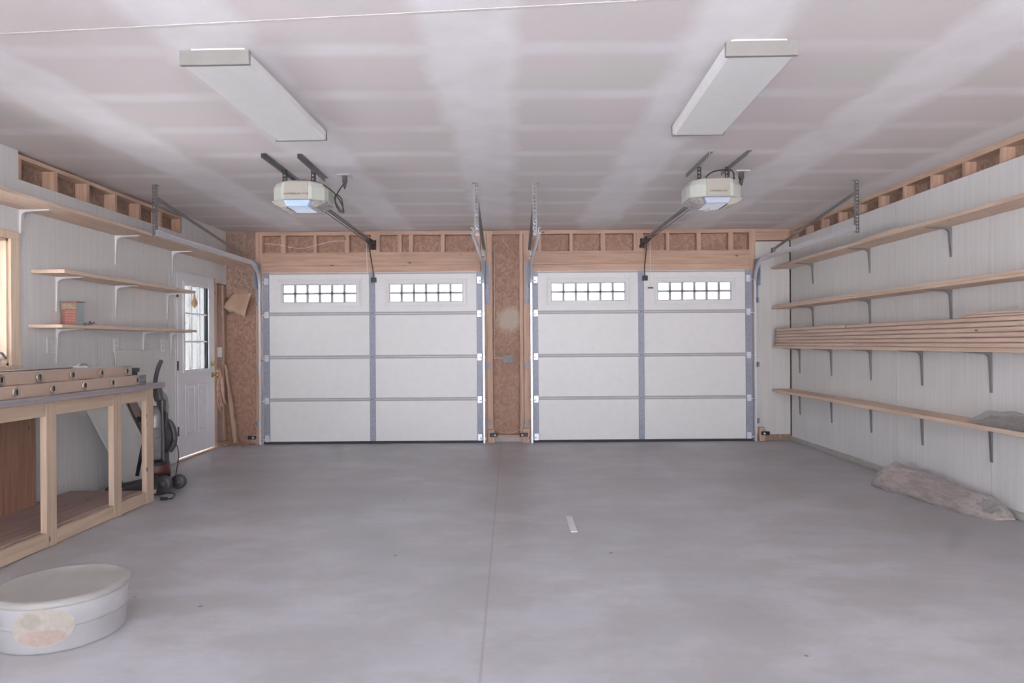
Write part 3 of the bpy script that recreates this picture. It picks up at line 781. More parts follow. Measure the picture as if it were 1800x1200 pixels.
shelf('lowest right-wall shelf, knee high above the plastic-wrapped bundle', XR, -1, .25, 2.6, YE, .612, .032, BY2, M['bracket'], .27, group=g)
# offcut on the top shelf
pb = P(1572, 404, 6.1)
tag(MB().box(XR - .24, XR - .1, 5.72, 6.35, 2.163, 2.182).make('wood_offcut', M['shelf_y'], loc=(XR - .17, 6, 2.163), bevel=.003), 'short pine offcut lying on the topmost right-wall shelf', 'board')
# planks
zz = 1.1805; n = 0
ords = ['lowest', 'second from the bottom', 'third from the bottom', 'fourth from the bottom', 'fifth from the bottom']
def plank(y0, y1, z, dx, th, label):
    mb = MB(); a, b = XR - .247 + dx, XR - .035 + dx
    mb.box(a, b, y0, y1, z, z + th)
    return tag(mb.make('wood_plank', M['stack_y'], loc=(XR - .14, (y0 + y1) / 2, z), bevel=.011 if th > .03 else .004), label, 'plank', 'planks stacked on the right wall shelf')
for k in range(5):
    plank(2.7 + random.uniform(0, .05), 8.5 - random.uniform(0, .05), zz + k * .0357, random.uniform(-.003, .008), .0338,
          f'full-length pine plank, {ords[k]} in the right-wall stack')
ztop = zz + 5 * .0357
plank(2.8, 6.70, ztop, .003, .034, 'long pine plank in the sixth layer, ending midway along the shelf')
plank(6.74, 8.46, ztop, -.002, .034, 'shorter pine plank in the sixth layer, at the garage-door end')
plank(2.9, 5.0, ztop + .035, .002, .016, 'thin pine strip lying on the planks under another strip')
plank(2.9, 4.95, ztop + .052, .008, .015, 'thin pine strip topmost of the right-wall stack')

# carton, wrapper, gourd
t = Th('carton', 'small red and brown carton on the left-wall shelf', 'box', (-3.47, 5.46, 1.398))
z = 1.398
t.part('box_body', MB().box(-3.535, -3.415, 5.42, 5.51, z, z + .185), plain('carton_red', (150, 100, 90), .5, 0, .1, 20), bevel=.002)
t.part('lid_flap', MB().box(-3.538, -3.405, 5.417, 5.52, z + .1855, z + .192), plain('carton_brown', (140, 122, 108), .6))
t.part('label_band', MB().box(-3.532, -3.418, 5.417, 5.42, z + .13, z + .175), plain('carton_tan', (164, 146, 124), .6, 0, .3, 60), label='tan printed band')
mb = MB()
for k in range(9): mb.box(-3.505, -3.42, 5.4175, 5.42, z + .012 + k * .0125, z + .018 + k * .0125)
t.part('printed_lines', mb, plain('carton_pink', (196, 140, 130), .5))
t.part('side_panel', MB().box(-3.415, -3.413, 5.422, 5.508, z + .004, z + .18), plain('carton_teal', (160, 172, 170), .5, 0, .1), label='pale teal side panel')
mb = MB()
for k in range(22):
    c = Vector((-3.40 + random.uniform(-.03, .03), 5.56 + random.uniform(-.05, .05), 1.3985 + random.uniform(.0, .025)))
    mb.bar(c, c + Vector((random.uniform(-.03, .03), random.uniform(-.03, .03), random.uniform(0, .014))), .012, .002)
tag(mb.make('crumpled_wrapper', M['grey_load'], loc=(-3.40, 5.56, 1.398)), 'crumpled grey wrapper on the shelf beside the red carton', 'wrapper')
hx, hy = -3.295, 7.19
t = Th('hanging_gourd', 'tan dried gourd hanging from the left-wall shelf in front of the door glass', 'ornament', (hx, hy, 1.64))
t.part('gourd_body', MB().lathe([(0, 0), (.008, .01), (.022, .03), (.03, .05), (.026, .075), (.015, .1), (.011, .13), (.008, .15), (0, .152)], Matrix.Translation((hx, hy, 1.62)), 16), M['tan'])
t.part('string', MB().tube([(hx, hy, 1.765), (hx, hy, 1.79)], .003, 6), M['wire'])

# outlets and switches on the left wall
def outlet(y, z, w, label, n=2, X=XL, mat='white_plastic'):
    t = Th('wall_outlet', label, 'outlet', (X, y, z), 'outlet plates on the left wall')
    t.part('cover_plate', MB().box(X, X + .006, y - w / 2, y + w / 2, z - .06, z + .06), M[mat], bevel=.002)
    for k in range(n):
        zz_ = z + (.024 if k == 0 else -.024)
        t.part('socket', MB().box(X + .005, X + .008, y - .016, y + .016, zz_ - .016, zz_ + .016), M['fixture'], bevel=.003)
outlet(5.33, 1.245, .125, 'double-width outlet plate painted over like the wall, below the red carton', 2, mat='wall_paint')
outlet(6.19, 1.238, .075, 'white outlet plate above the extension ladder, halfway along the shelf')
outlet(7.02, 1.235, .075, 'white outlet plate between the leaning panel and the side door')
t = Th('light_switch', 'white switch plate on the bare corner right of the side door', 'light switch', (XL + .006, 8.41, 1.15))
t.part('switch_plate', MB().box(XL - .03, XL + .01, 8.37, 8.455, 1.09, 1.21), M['white_plastic'], bevel=.002)
t.part('toggle', MB().box(XL + .01, XL + .02, 8.406, 8.418, 1.14, 1.165), M['white_plastic'])

# ------------------------------------------------------------------ workbench
bx0, bx1 = -3.44, -2.845
t = Th('workbench', 'rough lumber workbench with a grey weathered top along the left wall', 'workbench', (-3.1, 4.1, 0))
t.part('worktop', MB().box(-3.545, -2.795, 2.5, 5.575, .897, .937), M['bench_top'], bevel=.004, label='grey weathered worktop')
legs = ((5.375, 5.48), (4.93, 5.03), (4.215, 4.31), (3.3, 3.39), (2.55, 2.64))
for a, b in legs: t.part('leg', MB().box(bx1 - .04, bx1, a, b, 0, .897), M['bench_z'], bevel=.003)
t.part('back_ledger', MB().box(-3.545, -3.507, 2.5, 5.5, .807, .896), M['bench_y'], bevel=.003)
for (a, b), (c, d) in zip(legs[1:], legs):
    t.part('apron', MB().box(bx1 - .039, bx1 - .002, b + .001, c - .001, .807, .896), M['bench_y'], bevel=.003)
    t.part('bottom_rail', MB().box(bx1 - .039, bx1 - .002, b + .001, c - .001, .004, .092), M['bench_y'], bevel=.003)
t.part('apron', MB().box(-3.506, bx1 - .041, 5.40, 5.438, .807, .896), M['lum_x'], bevel=.003)
t.part('bottom_rail', MB().box(bx0 + .04, bx1 - .041, 5.40, 5.438, .004, .092), M['lum_x'], bevel=.003)
t.part('bottom_rail', MB().box(bx0, bx0 + .038, 2.66, 5.37, .004, .092), M['bench_y'], bevel=.003)
t.part('lower_shelf', MB().box(bx0 + .0, bx1 - .041, 2.65, 5.37, .0925, .106), wood('brown_plywood', (176, 152, 142), (142, 118, 112), 1), label='brown plywood lower shelf')
# brown board and pale plank stored under the bench
tag(MB().box(-3.398, -3.382, 2.75, 4.9, .1065, .74).make('plywood_sheet', wood('wet_plywood', (160, 122, 100), (112, 78, 62), 2), loc=(-3.42, 3.6, .1065), bevel=.002), 'brown streaked plywood sheet standing at the back under the workbench', 'plywood sheet')

# extension ladder lying flat on the bench
t = Th('extension_ladder', 'tan fibreglass extension ladder lying flat on the workbench', 'ladder', (-3.05, 4.0, .937))
def ladder_section(xf, xbk, y0, y1, z0, z1, ys, nm):
    for x, s in ((xf, -1), (xbk, 1)):
        mb = MB()
        prof = [(0, z0), (0, z1), (s * .034, z1), (s * .034, z1 - .005), (s * .006, z1 - .007), (s * .006, z0 + .007), (s * .034, z0 + .005), (s * .034, z0)]
        mb.prism([(x + a, b) for a, b in prof], y0, y1)
        t.part('side_rail', mb, M['rail_tan'], bevel=.0015)
    zm = (z0 + z1) / 2
    for y in ys:
        mb = MB(); My = Matrix.Translation((0, y, zm)) @ Matrix.Rotation(PI / 2, 4, 'Y')
        mb.lathe([(.016, xbk - .012), (.016, xf + .004), (.027, xf + .003), (.029, xf + .009), (.02, xf + .012), (.017, xf + .010), (.0155, xf - .03), (.0155, xbk - .012)], My, 20)
        r = t.part('rung', mb, M['ring'])
        Mh = Matrix.Translation((xf + .0115, y + .002, zm))
        mb = MB(); pts = [(.010 * math.cos(a), .0165 * math.sin(a)) for a in [PI / 2 - PI * k / 8 for k in range(9)]] + [(-.004, -.0165), (-.004, .0165)]
        vs = [(xf + .010, y + p, zm + q) for p, q in pts] + [(xf + .0135, y + p, zm + q) for p, q in pts]; n_ = len(pts)
        mb.add(vs, [tuple(range(n_)), tuple(range(2 * n_ - 1, n_ - 1, -1))] + [(k, (k + 1) % n_, (k + 1) % n_ + n_, k + n_) for k in range(n_)])
        t.part('rung_shade_plate', mb, M['hole'], r, label='dark D-shaped plate painting the shaded rung hollow')
ladder_section(-2.826, -3.27, 2.9, 5.236, .9375, 1.012, [5.196 - .318 * k for k in range(7)], 'lower')
ladder_section(-2.868, -3.23, 2.8, 5.215, 1.0135, 1.083, [5.135 - .318 * k for k in range(7)], 'upper')
mb = MB().box(-2.835, -2.829, 5.2, 5.345, .9385, 1.01).box(-2.86, -2.835, 5.335, 5.345, .94, .985)
for y in (5.27, 5.3, 5.33):
    for z in (.958, .985): mb.lathe([(.006, 0), (.006, .004), (0, .005)], Matrix.Translation((-2.829, y, z)) @ Matrix.Rotation(PI / 2, 4, 'Y'), 8)
t.part('foot_bracket', mb, M['angle'], label='riveted metal end bracket')
t.part('end_pad', MB().box(-2.9, -2.86, 5.27, 5.31, 1.035, 1.066).box(-2.9, -2.87, 5.2, 5.3, 1.0, 1.036), M['black'], bevel=.003, label='black rubber end pad')
t.part('rail_cover', MB().box(-2.905, -2.864, 2.8, 5.215, 1.0835, 1.087), M['alu'], label='shiny metal strip on the upper rail')
t.part('rung_lock', MB().box(-3.0, -2.9, 4.72, 4.78, 1.0875, 1.1).tube([(-2.95, 4.70, 1.1), (-2.95, 4.72, 1.112), (-2.95, 4.78, 1.112), (-2.95, 4.8, 1.1)], .006), M['alu'])

# leaning boards between bench and wall
def lean(poly, x_bot, x_top, zmax, th, mat, name, label, cat='board'):   # poly in (y,z), leaning on the left wall
    vs = []; n_ = len(poly)
    for d in (0, th):
        for (y, z) in poly: vs.append((x_bot + (x_top - x_bot) * z / zmax + d, y, z + .001))
    mb = MB().add(vs, [tuple(range(n_)), tuple(range(2 * n_ - 1, n_ - 1, -1))] + [(k, (k + 1) % n_, (k + 1) % n_ + n_, k + n_) for k in range(n_)])
    return tag(mb.make(name, mat, loc=(x_bot, poly[0][0], 0)), label, cat)
lean([(6.16, 0), (6.84, 0), (6.84, 1.19), (6.16, 1.19)], -3.47, -3.545, 1.19, .012, M['panel_white'], 'hardboard_sheet', 'tall pale panel leaning on the left wall behind the workbench end', 'panel')
lean([(6.05, 0), (6.62, 0), (6.16, .72), (5.60, .72)], -3.38, -3.46, .72, .012, M['panel_white'], 'hardboard_sheet', 'white slant-cut offcut leaning behind the workbench, nearest the camera', 'panel')
lean([(6.72, 0), (6.86, 0), (6.3, .86), (6.16, .86)], -3.40, -3.50, .86, .01, M['panel_edge'], 'leaning_strip', 'narrow brown strip leaning aslant behind the vacuum cleaner', 'board')

# ------------------------------------------------------------------ vacuum cleaner
vx, vy = -3.04, 5.87
def V(px, py, dy=0.): return P(px, py, vy + dy)
t = Th('vacuum_cleaner', 'grey and black upright vacuum cleaner standing behind the workbench end', 'vacuum cleaner', (vx, vy, 0))
mb = MB()
mb.add([(vx - .22, vy - .15, .012), (vx + .09, vy - .13, .012), (vx + .09, vy + .13, .012), (vx - .22, vy + .15, .012),
        (vx - .2, vy - .13, .05), (vx + .08, vy - .11, .15), (vx + .08, vy + .11, .15), (vx - .2, vy + .13, .05)],
       [(0, 1, 2, 3), (4, 5, 6, 7), (0, 1, 5, 4), (1, 2, 6, 5), (2, 3, 7, 6), (3, 0, 4, 7)])
t.part('cleaner_head', mb, M['dark_grey'], bevel=.015)
for (dx, dy, r) in ((.12, -.1, .075), (.17, .07, .062)):
    mb = MB().lathe([(0, -.025), (r * .7, -.025), (r, -.018), (r, .018), (r * .7, .025), (0, .025)], Matrix.Translation((vx + dx, vy + dy, r)) @ Matrix.Rotation(PI / 2, 4, 'X'), 24)
    mb.lathe([(r * .4, -.03), (r * .4, .03)], Matrix.Translation((vx + dx, vy + dy, r)) @ Matrix.Rotation(PI / 2, 4, 'X'), 12)
    t.part('wheel', mb, M['dark_grey'])
mb = MB().lathe([(0, .1), (.1, .1), (.105, .14), (.1, .24), (.085, .27), (0, .27)], Matrix.Translation((vx + .02, vy, 0)), 28)
t.part('motor_housing', mb, M['black'])
mb = MB().lathe([(.1065, .15), (.1075, .17), (.1045, .225), (.1025, .23)], Matrix.Translation((vx + .02, vy, 0)), 28)
t.part('red_band', mb, M['red'], label='dark red band round the motor')
cz = Matrix.Translation((vx - .0, vy, 0))
mb = MB().lathe([(0, .272), (.083, .272), (.088, .30), (.092, .50), (.092, .64), (.08, .69), (.05, .72), (0, .725)], cz, 32)
cn = t.part('dust_canister', mb, M['smoke'], label='smoky grey dust canister')
mb = MB()
for z in (.345, .445, .53): mb.lathe([(.091, z), (.097, z + .002), (.097, z + .012), (.091, z + .014)], cz, 32)
t.part('canister_ring', mb, M['mid_grey'], cn)
t.part('latch', MB().box(vx - .13, vx - .085, vy - .04, vy + .04, .59, .635), M['black'], bevel=.006)
# spine and handle on the back side
mb = MB().bar((vx + .085, vy, .2), (vx + .075, vy, .78), .09, .05, (1, 0, 0)).bar((vx + .06, vy, .70), (vx + .03, vy, .92), .06, .05, (1, 0, 0))
t.part('spine', mb, M['dark_grey'], bevel=.015)
mb = MB().tube(spline([V(276, 705), V(272, 690), V(273, 672), V(276, 655), V(280, 642), V(284, 633)], 8), .017, 12)
t.part('handle', mb, M['dark_grey'], label='curved dark grey handle')
mb = MB(); pts = spline([V(279, 672, .03), V(287, 664, .03), V(292, 682, .03), V(292, 712, .03), V(283, 728, .03)], 8)
pts = spline([V(276, 700, .02), V(283, 692, .02), V(290, 700, .02), V(291, 720, .02), V(285, 735, .02)], 8)
mb.tube(pts, .022, 12); t.part('hose', mb, M['mid_grey'], label='grey corrugated hose loop')
mb = MB(); pts = spline([V(290, 738, .02), V(300, 745, .02), V(306, 762, .02), V(305, 780, .02), V(298, 792, .02)], 10)
rr = [.024 + .003 * (k % 2) for k in range(len(pts))]
mb.tube(pts, .024, 12, rr=rr); t.part('hose', mb, M['dark_grey'])
for k in range(7):
    a = random.uniform(-2, 2); b = random.uniform(-2, 2)
    pts = spline([V(289 + a * .5, 722 + k, -.06 + .01 * k), V(292 + a + k * .8, 745, -.07), V(292 + b + k * 1.2, 775, -.07), V(291 + a + k * .9, 796 - k * 2, -.06), V(294 + b + k * .5, 770, -.075), V(289 + k * .6, 725, -.06)], 8)
    t.part('cord_loop', MB().tube(pts, .0045, 6), M['black'])
mb = MB().tube(spline([V(300, 768, -.05), V(311, 783, -.05), V(314, 803, -.06), V(310, 828, -.1), V(309, 843, -.1)], 8), .004, 6)
t.part('cord_loop', mb, M['black'])
mb = MB().tube([V(257, 760, .1), V(249, 795, .06), V(241, 836, .05)], .016, 10)
t.part('wand', mb, M['black'])
mb = MB().bar((vx - .03, vy - .06, .1), (vx - .32, vy - .02, .035), .045, .045).tube([(vx - .33, vy - .13, .03), (vx - .33, vy + .1, .03)], .025, 10)
t.part('floor_nozzle', mb, M['dark_grey'], bevel=.008)
def FL(px, py, z=.006):                          # point on the floor under a pixel
    y = py + TH * (px - 900); Y = (CAMZ - z) * F / (y - CY); return P(px, py, Y)
pts = spline([FL(262, 868), FL(278, 869), FL(296, 866), FL(307, 868), FL(303, 875), FL(292, 877)], 8)
cd = t.part('power_cord', MB().tube(pts, .005, 7), M['black'])
q = FL(290, 876.5, .012)
t.part('plug', MB().box(q.x - .035, q.x + .02, q.y - .014, q.y + .014, .001, .026), M['black'], cd, bevel=.005)
t.part('attachment', MB().bar((vx + .02, vy - .17, .045), (vx + .1, vy - .2, .03), .05, .04), plain('peach_plastic', (190, 150, 130), .5), bevel=.01, label='peach coloured attachment')

# ------------------------------------------------------------------ wrapped bundle on the floor, plastic on the low shelf
def bundle_rings(spec, n=28, jit=.0):
    # spec: (y, xa, xb, h)  half-dome sections from room side xa to wall side xb
    vs = []; fs = []
    rnd = random.Random(3)
    for i, (y, xa, xb, h, pk) in enumerate(spec):
        for k in range(n + 1):
            u = k / n; x = xa + (xb - xa) * u
            z = h * (math.sin(PI * min(1, u / (2 * pk)) if u < pk else PI * (.5 + .5 * (u - pk) / (1 - pk))) ** .5 if 0 < u < 1 else 0)
            a = rnd.uniform(-1, 1) * jit
            vs.append((x + a * .6, y + rnd.uniform(-1, 1) * jit, max(.002, z + a)))
    m = n + 1
    for i in range(len(spec) - 1):
        for k in range(n): fs.append((i * m + k, i * m + k + 1, (i + 1) * m + k + 1, (i + 1) * m + k))
    fs.append(tuple(range(m))); fs.append(tuple(range(len(spec) * m - 1, (len(spec) - 1) * m - 1, -1)))
    fs.append(tuple([i * m for i in range(len(spec))] + [i * m + n for i in range(len(spec) - 1, -1, -1)]))
    return vs, fs
ctrl = [(5.93, 3.12, 3.36, .03, .5), (5.88, 3.07, 3.42, .15, .45), (5.77, 3.06, 3.46, .225, .42), (5.6, 3.09, 3.47, .2, .5), (5.4, 3.13, 3.47, .17, .5), (5.2, 3.15, 3.47, .155, .5), (5.0, 3.17, 3.47, .15, .5), (4.86, 3.19, 3.47, .155, .5), (4.76, 3.24, 3.47, .11, .5), (4.70, 3.28, 3.46, .03, .5)]
def dense(c, m):
    out = []
    for a, b in zip(c, c[1:]):
        for k in range(m): out.append(tuple(p + (q - p) * k / m for p, q in zip(a, b)))
    out.append(c[-1]); return out
def wrinkle(p, amp):
    x, y, z = p
    rd = lambda t_: 1 - 2 * abs(math.sin(t_))
    f = rd(5 * y + 16 * x + 6 * z + math.sin(4 * y)) * .5 + rd(9 * y - 24 * x + 14 * z + 1.3 * math.sin(7 * y + 9 * x)) * .4 + rd(30 * x + 13 * y + 18 * z) * .25
    return amp * f
t = Th('wrapped_bundle', 'tan bundle wrapped in clear plastic lying on the floor along the right wall', 'bundle', (3.3, 5.3, 0))
spec = dense(ctrl, 6)
vs, fs = bundle_rings([(y, xa + .012, xb - .006, max(.02, h - .028), pk) for y, xa, xb, h, pk in spec], 26, .002)
vs = [(x, y, max(.002, z * (1 + wrinkle((x * .8, y * .7, z), .16)))) for x, y, z in vs]
t.part('wrapped_load', MB().add(vs, fs, True), M['parcel'])
vs, fs = bundle_rings(spec, 34, .0045)
vs = [(min(3.475, x + wrinkle((y, x, z), .010) * (z > .01)), y, max(.001, z * (1.02 + wrinkle((x, y, z), .12)))) for x, y, z in vs]
t.part('plastic_film', MB().add(vs, fs, True), M['film'], label='clear crinkled plastic film')
def crumple(cx_, cy_, cz_, rx, ry, rz, amp, seed, nu=26, nv=16):
    rnd = random.Random(seed); vs = []; fs = []
    for i in range(nv + 1):
        for j in range(nu):
            a, b_ = 2 * PI * j / nu, PI * i / nv
            q = Vector((math.cos(a) * math.sin(b_), math.sin(a) * math.sin(b_), math.cos(b_)))
            k = 1 + amp * (1 - 2 * abs(math.sin(5 * q.x + 7 * q.y + seed))) + amp * .8 * (1 - 2 * abs(math.sin(9 * q.y - 8 * q.z + 3 * q.x))) + rnd.uniform(-.5, .5) * amp
            vs.append((cx_ + q.x * rx * k, cy_ + q.y * ry * k, max(.002, cz_ + q.z * rz * k)))
    for i in range(nv):
        for j in range(nu): fs.append((i * nu + j, i * nu + (j + 1) % nu, (i + 1) * nu + (j + 1) % nu, (i + 1) * nu + j))
    return vs, fs
vs, fs = crumple(3.34, 4.84, .06, .095, .12, .05, .16, 2)
t.part('gathered_end', MB().add(vs, fs, True), M['grey_load'], label='greyish crumpled folds at the near end')

t = Th('wrapped_parcel', 'grey parcel in clear plastic on the lowest right-wall shelf', 'parcel', (XR - .15, 4.7, .6445))
sp2 = [(5.0, XR - .2, XR - .05, .02, .5), (4.93, XR - .23, XR - .03, .05, .5), (4.84, XR - .245, XR - .02, .09, .5), (4.6, XR - .25, XR - .02, .11, .5), (4.3, XR - .25, XR - .02, .11, .5), (4.1, XR - .2, XR - .04, .03, .5)]
vs, fs = bundle_rings([(y - .05, xa + .02, xb - .01, max(.015, h - .015), pk) for y, xa, xb, h, pk in dense(sp2, 4)], 18, .002)
vs = [(x, y, max(.003, z * (1 + wrinkle((x, y * 1.5, z), .3)))) for x, y, z in vs]
t.part('wrapped_load', MB().add([(x, y, z + .6445) for x, y, z in vs], fs, True), M['grey_load'])
vs, fs = bundle_rings(dense(sp2, 7), 26, .004)
vs = [(min(XR - .012, x), y, max(.001, z * (1 + wrinkle((x, y, z), .1)))) for x, y, z in vs]
t.part('plastic_film', MB().add([(x, y, z + .6445) for x, y, z in vs], fs, True), M['film'])

# ------------------------------------------------------------------ tub at the lower left
tx, ty = -1.95, 2.985
t = Th('plastic_tub', 'low round frosted white tub with faint orange label on the open floor', 'tub', (tx, ty, 0))
T0 = Matrix.Translation((tx, ty, 0))
t.part('tub_body', MB().lathe([(0, 0), (.23, 0), (.236, .001), (.2415, .006), (.242, .012), (.2465, .094), (.247, .099), (.249, .1), (.251, .102), (.251, .108), (.249, .11), (.2475, .112), (.248, .116), (.252, .19), (.252, .195), (.24, .2), (0, .2)], T0, 64), M['tub'])
t.part('lid', MB().lathe([(.256, .186), (.26, .19), (.26, .205), (.252, .213), (.235, .215), (.225, .209), (.1, .211), (0, .213)], T0, 64), M['tub_lid'], label='dull beige lid')
def arc_patch(a0, a1, z0, z1, r, ell=True, n=24, th=.0008):
    mb = MB(); vs = []; m = 40
    am, zm = (a0 + a1) / 2, (z0 + z1) / 2
    ring = [(am + (a1 - a0) / 2 * math.cos(2 * PI * k / m), zm + (z1 - z0) / 2 * math.sin(2 * PI * k / m)) for k in range(m)]
    vs.append((tx + r * math.cos(am), ty + r * math.sin(am), zm))
    for s_ in (.5, 1):
        for a, z in ring:
            aa = am + (a - am) * s_; zz_ = zm + (z - zm) * s_; vs.append((tx + r * math.cos(aa), ty + r * math.sin(aa), zz_))
    fs = [(0, 1 + k, 1 + (k + 1) % m) for k in range(m)] + [(1 + k, 1 + m + k, 1 + m + (k + 1) % m, 1 + (k + 1) % m) for k in range(m)]
    return mb.add(vs, fs, True)
lb = t.part('label_patch', arc_patch(-1.72, -.82, .035, .19, .2536), ghosted('faded_label', (184, 174, 160), .55), label='faint oval printed label')
t.part('label_fruit', arc_patch(-1.63, -.93, .04, .102, .2544), ghosted('faded_orange', (184, 160, 150), .5), lb, label='faint orange blotch on the label')
t.part('label_ring', arc_patch(-1.58, -1.28, .112, .172, .2544), ghosted('faded_olive', (172, 165, 152), .5), lb)

# ------------------------------------------------------------------ small things
a = FL(1003, 934, .006); b = FL(1014, 907, .006)
tag(MB().box(a.x, a.x + .046, a.y, b.y, .0005, .009).make('wood_shim', M['shim'], loc=(a.x, a.y, 0), bevel=.001), 'pale flat strip of wood lying alone mid-floor', 'shim')
# photo-eye sensors on wooden blocks
for (x0, x1, zt_, sx, lab) in ((bx(857), bx(868.5), .165, 1, 'at the left foot of the wooden pier'), (bx(918), bx(929.5), .175, -1, 'at the right foot of the wooden pier'),
                           (bx(444), bx(459), .11, 1, 'at the foot of the brown corner board'), (bx(1330), bx(1340), .17, -1, 'at the foot of the white painted pier')):
    yb = YB - .02
    tag(MB().box(x0, x1, yb - .06, yb - .0, 0, zt_).make('wood_block', M['lum_z'], loc=(x0, yb, 0), bevel=.003), 'short stub of lumber ' + lab, 'wood block', 'lumber stubs at the door feet')
    xm = (x0 + x1) / 2 + (.03 if sx > 0 else -.03) * (1 if abs(x0) < 1 else -1)
    t = Th('safety_sensor', 'black safety sensor ' + lab, 'sensor', (xm, yb - .09, .1), 'door safety sensors')
    zc = min(.1, zt_ - .02)
    t.part('sensor_body', MB().box(xm - .05, xm + .05, yb - .1, yb - .07, zc - .022, zc + .022), M['black'], bevel=.005)
    t.part('sensor_lens', MB().lathe([(.012, 0), (.012, .012), (0, .014)], Matrix.Translation((xm + sx * .02, yb - .1, zc)) @ Matrix.Rotation(PI / 2, 4, 'X'), 12), M['white_plastic'])
    t.part('mounting_bracket', MB().box(xm - .012, xm + .012, yb - .075, yb - .0605, zc - .03, zc + .04), M['galv'])
# blue junction box and wires on the pier
b0 = (bx(885), bx(900)); z0, z1 = CAMZ + (CY - 636) / S, CAMZ + (CY - 625) / S
t = Th('junction_box', 'small blue plastic electrical box on the wooden pier', 'electrical box', (b0[0], YB + .05, z0))
t.part('box_shell', MB().box(b0[0], b0[1], YB + .02, YB + .09, z0, z1), M['blue'], bevel=.004)
t.part('rim', MB().box(b0[0] - .012, b0[1] + .008, YB + .012, YB + .022, z0 - .008, z1 + .01), M['dark_steel'])
w = lambda px, py, y=YB + .03: P(px, py, y)
tag(MB().tube(spline([w(869.5, 440), w(869.5, 540), w(869, 622), w(874, 628), w(887, 630)], 8), .004, 6).make('electric_wire', M['wire'], loc=w(870, 600)), 'pale wire running down the pier stud into the blue box', 'wire')
tag(MB().tube(spline([w(868, 752, YB - .03), w(880, 759, YB - .02), w(893, 761, YB - .02), w(910, 757, YB - .02), w(922, 745, YB - .03)], 8), .0035, 6).make('sensor_wire', M['wire'], loc=w(893, 760)), 'pale wire sagging between the two sensors at the pier foot', 'wire')
tag(MB().tube([w(866, 442, YB - .006), w(877, 417, YB - .006)], .003, 5).make('bell_wire', M['wire'], loc=w(870, 430)), 'short thin wire slanting at the top left of the pier', 'wire')
tag(MB().tube([w(878, 416, YB - .006), w(912, 457, YB - .006)], .003, 5).make('bell_wire', M['wire'], loc=w(895, 436)), 'longer thin wire slanting across the top of the pier', 'wire')
tag(MB().tube(spline([w(464, 428, YB - .004), w(490, 430, YB - .006), w(512, 435, YB - .006), w(535, 436, YB - .006), w(556, 431, YB - .006), w(580, 425, YB - .006), w(606, 423, YB - .006)], 8), .003, 6).make('bell_wire', M['white_cord'], loc=w(535, 435)), 'pale wire draped across the framing over the left garage door', 'wire')
# torn paper flap on the left pier
mb = MB(); nu, nv_ = 10, 10
for i in range(nu + 1):
    for j in range(nv_ + 1):
        u, v_ = i / nu, j / nv_
        top = w(411 + 34 * u, 515); bot = w(400 + 30 * u + 6 * u * u, 542 + 16 * u + 1.5 * random.uniform(-1, 1) * (j == nv_))
        p = top.lerp(bot, v_); p.y = YB - .012 - .10 * math.sin(v_ * 1.5) * (1 - .4 * u) - .012 * math.sin(u * 9)
        mb.v.append(tuple(p))
for i in range(nu):
    for j in range(nv_):
        a_ = i * (nv_ + 1) + j; mb.f.append((a_, a_ + nv_ + 1, a_ + nv_ + 2, a_ + 1)); mb.sm.append(True)
tag(mb.make('paper_flap', M['kraft'], loc=w(425, 520), solid=.002), 'torn brown kraft paper flap hanging from the left pier board', 'paper')
# torn insulation and debris in the bare corner
mb = MB(); rnd = random.Random(11)
for k in range(26):
    y = 8.31 + rnd.uniform(0, .09); z = 1.0 - rnd.uniform(0, .25); x = XL + rnd.uniform(-.02, .05)
    L_ = rnd.uniform(.15, .35)
    mb.tube(spline([(x, y, z), (x + rnd.uniform(-.02, .03), y + rnd.uniform(-.02, .03), z - L_ / 2), (x + rnd.uniform(-.02, .05), y + rnd.uniform(-.01, .06), z - L_)], 4), .014, 6, rr=[.006, .013, .016, .015, .013, .012, .010, .007, .003])
tag(mb.make('insulation_tuft', M['fluff'], loc=(XL, 8.4, .7)), 'torn tuft of pinkish insulation hanging beside the side door', 'insulation')
mb = MB(); vs = []; fs = []
for k in range(13):
    v_ = k / 12; c = Vector((XL + .03 + .10 * v_, 8.505 + .03 * v_, 1.0 - .98 * v_)); wd = .022 + .03 * v_ + rnd.uniform(-.01, .01)
    vs += [c + Vector((-wd * .5, -.02, rnd.uniform(-.01, .01))), c + Vector((0, -.035, 0)), c + Vector((wd * .7, .015, 0))]
for k in range(12):
    for j in range(2): fs.append((k * 3 + j, k * 3 + j + 1, k * 3 + j + 4, k * 3 + j + 3))
tag(mb.add(vs, fs, True).make('paper_strip', M['kraft'], loc=(XL, 8.45, 0), solid=.003), 'long torn paper strip trailing to the floor in the bare corner', 'paper')
mb = MB()
for k in range(260):
    y = YB - .03 - abs(rnd.gauss(0, .09)); x = XL + .02 + rnd.random() ** 1.4 * .36
    z = .004 + max(0, .04 - .1 * (YB - y)) * rnd.random(); L_ = rnd.uniform(.01, .05)
    an = rnd.uniform(0, PI); d = Vector((math.cos(an), math.sin(an), rnd.uniform(-.1, .3))) * L_
    c = Vector((x, y, z)); q = c + d
    if q.y > YB - .012: q.y = YB - .012
    if q.x < XL + .005: q.x = XL + .005
    mb.bar(c, (q.x, q.y, max(.004, q.z)), rnd.uniform(.004, .014), rnd.uniform(.002, .007))
tag(mb.make('wood_debris', M['chips'], loc=(XL + .2, YB - .1, 0)), 'crumbled wood and insulation debris on the floor in the left corner', 'debris', kind='stuff')

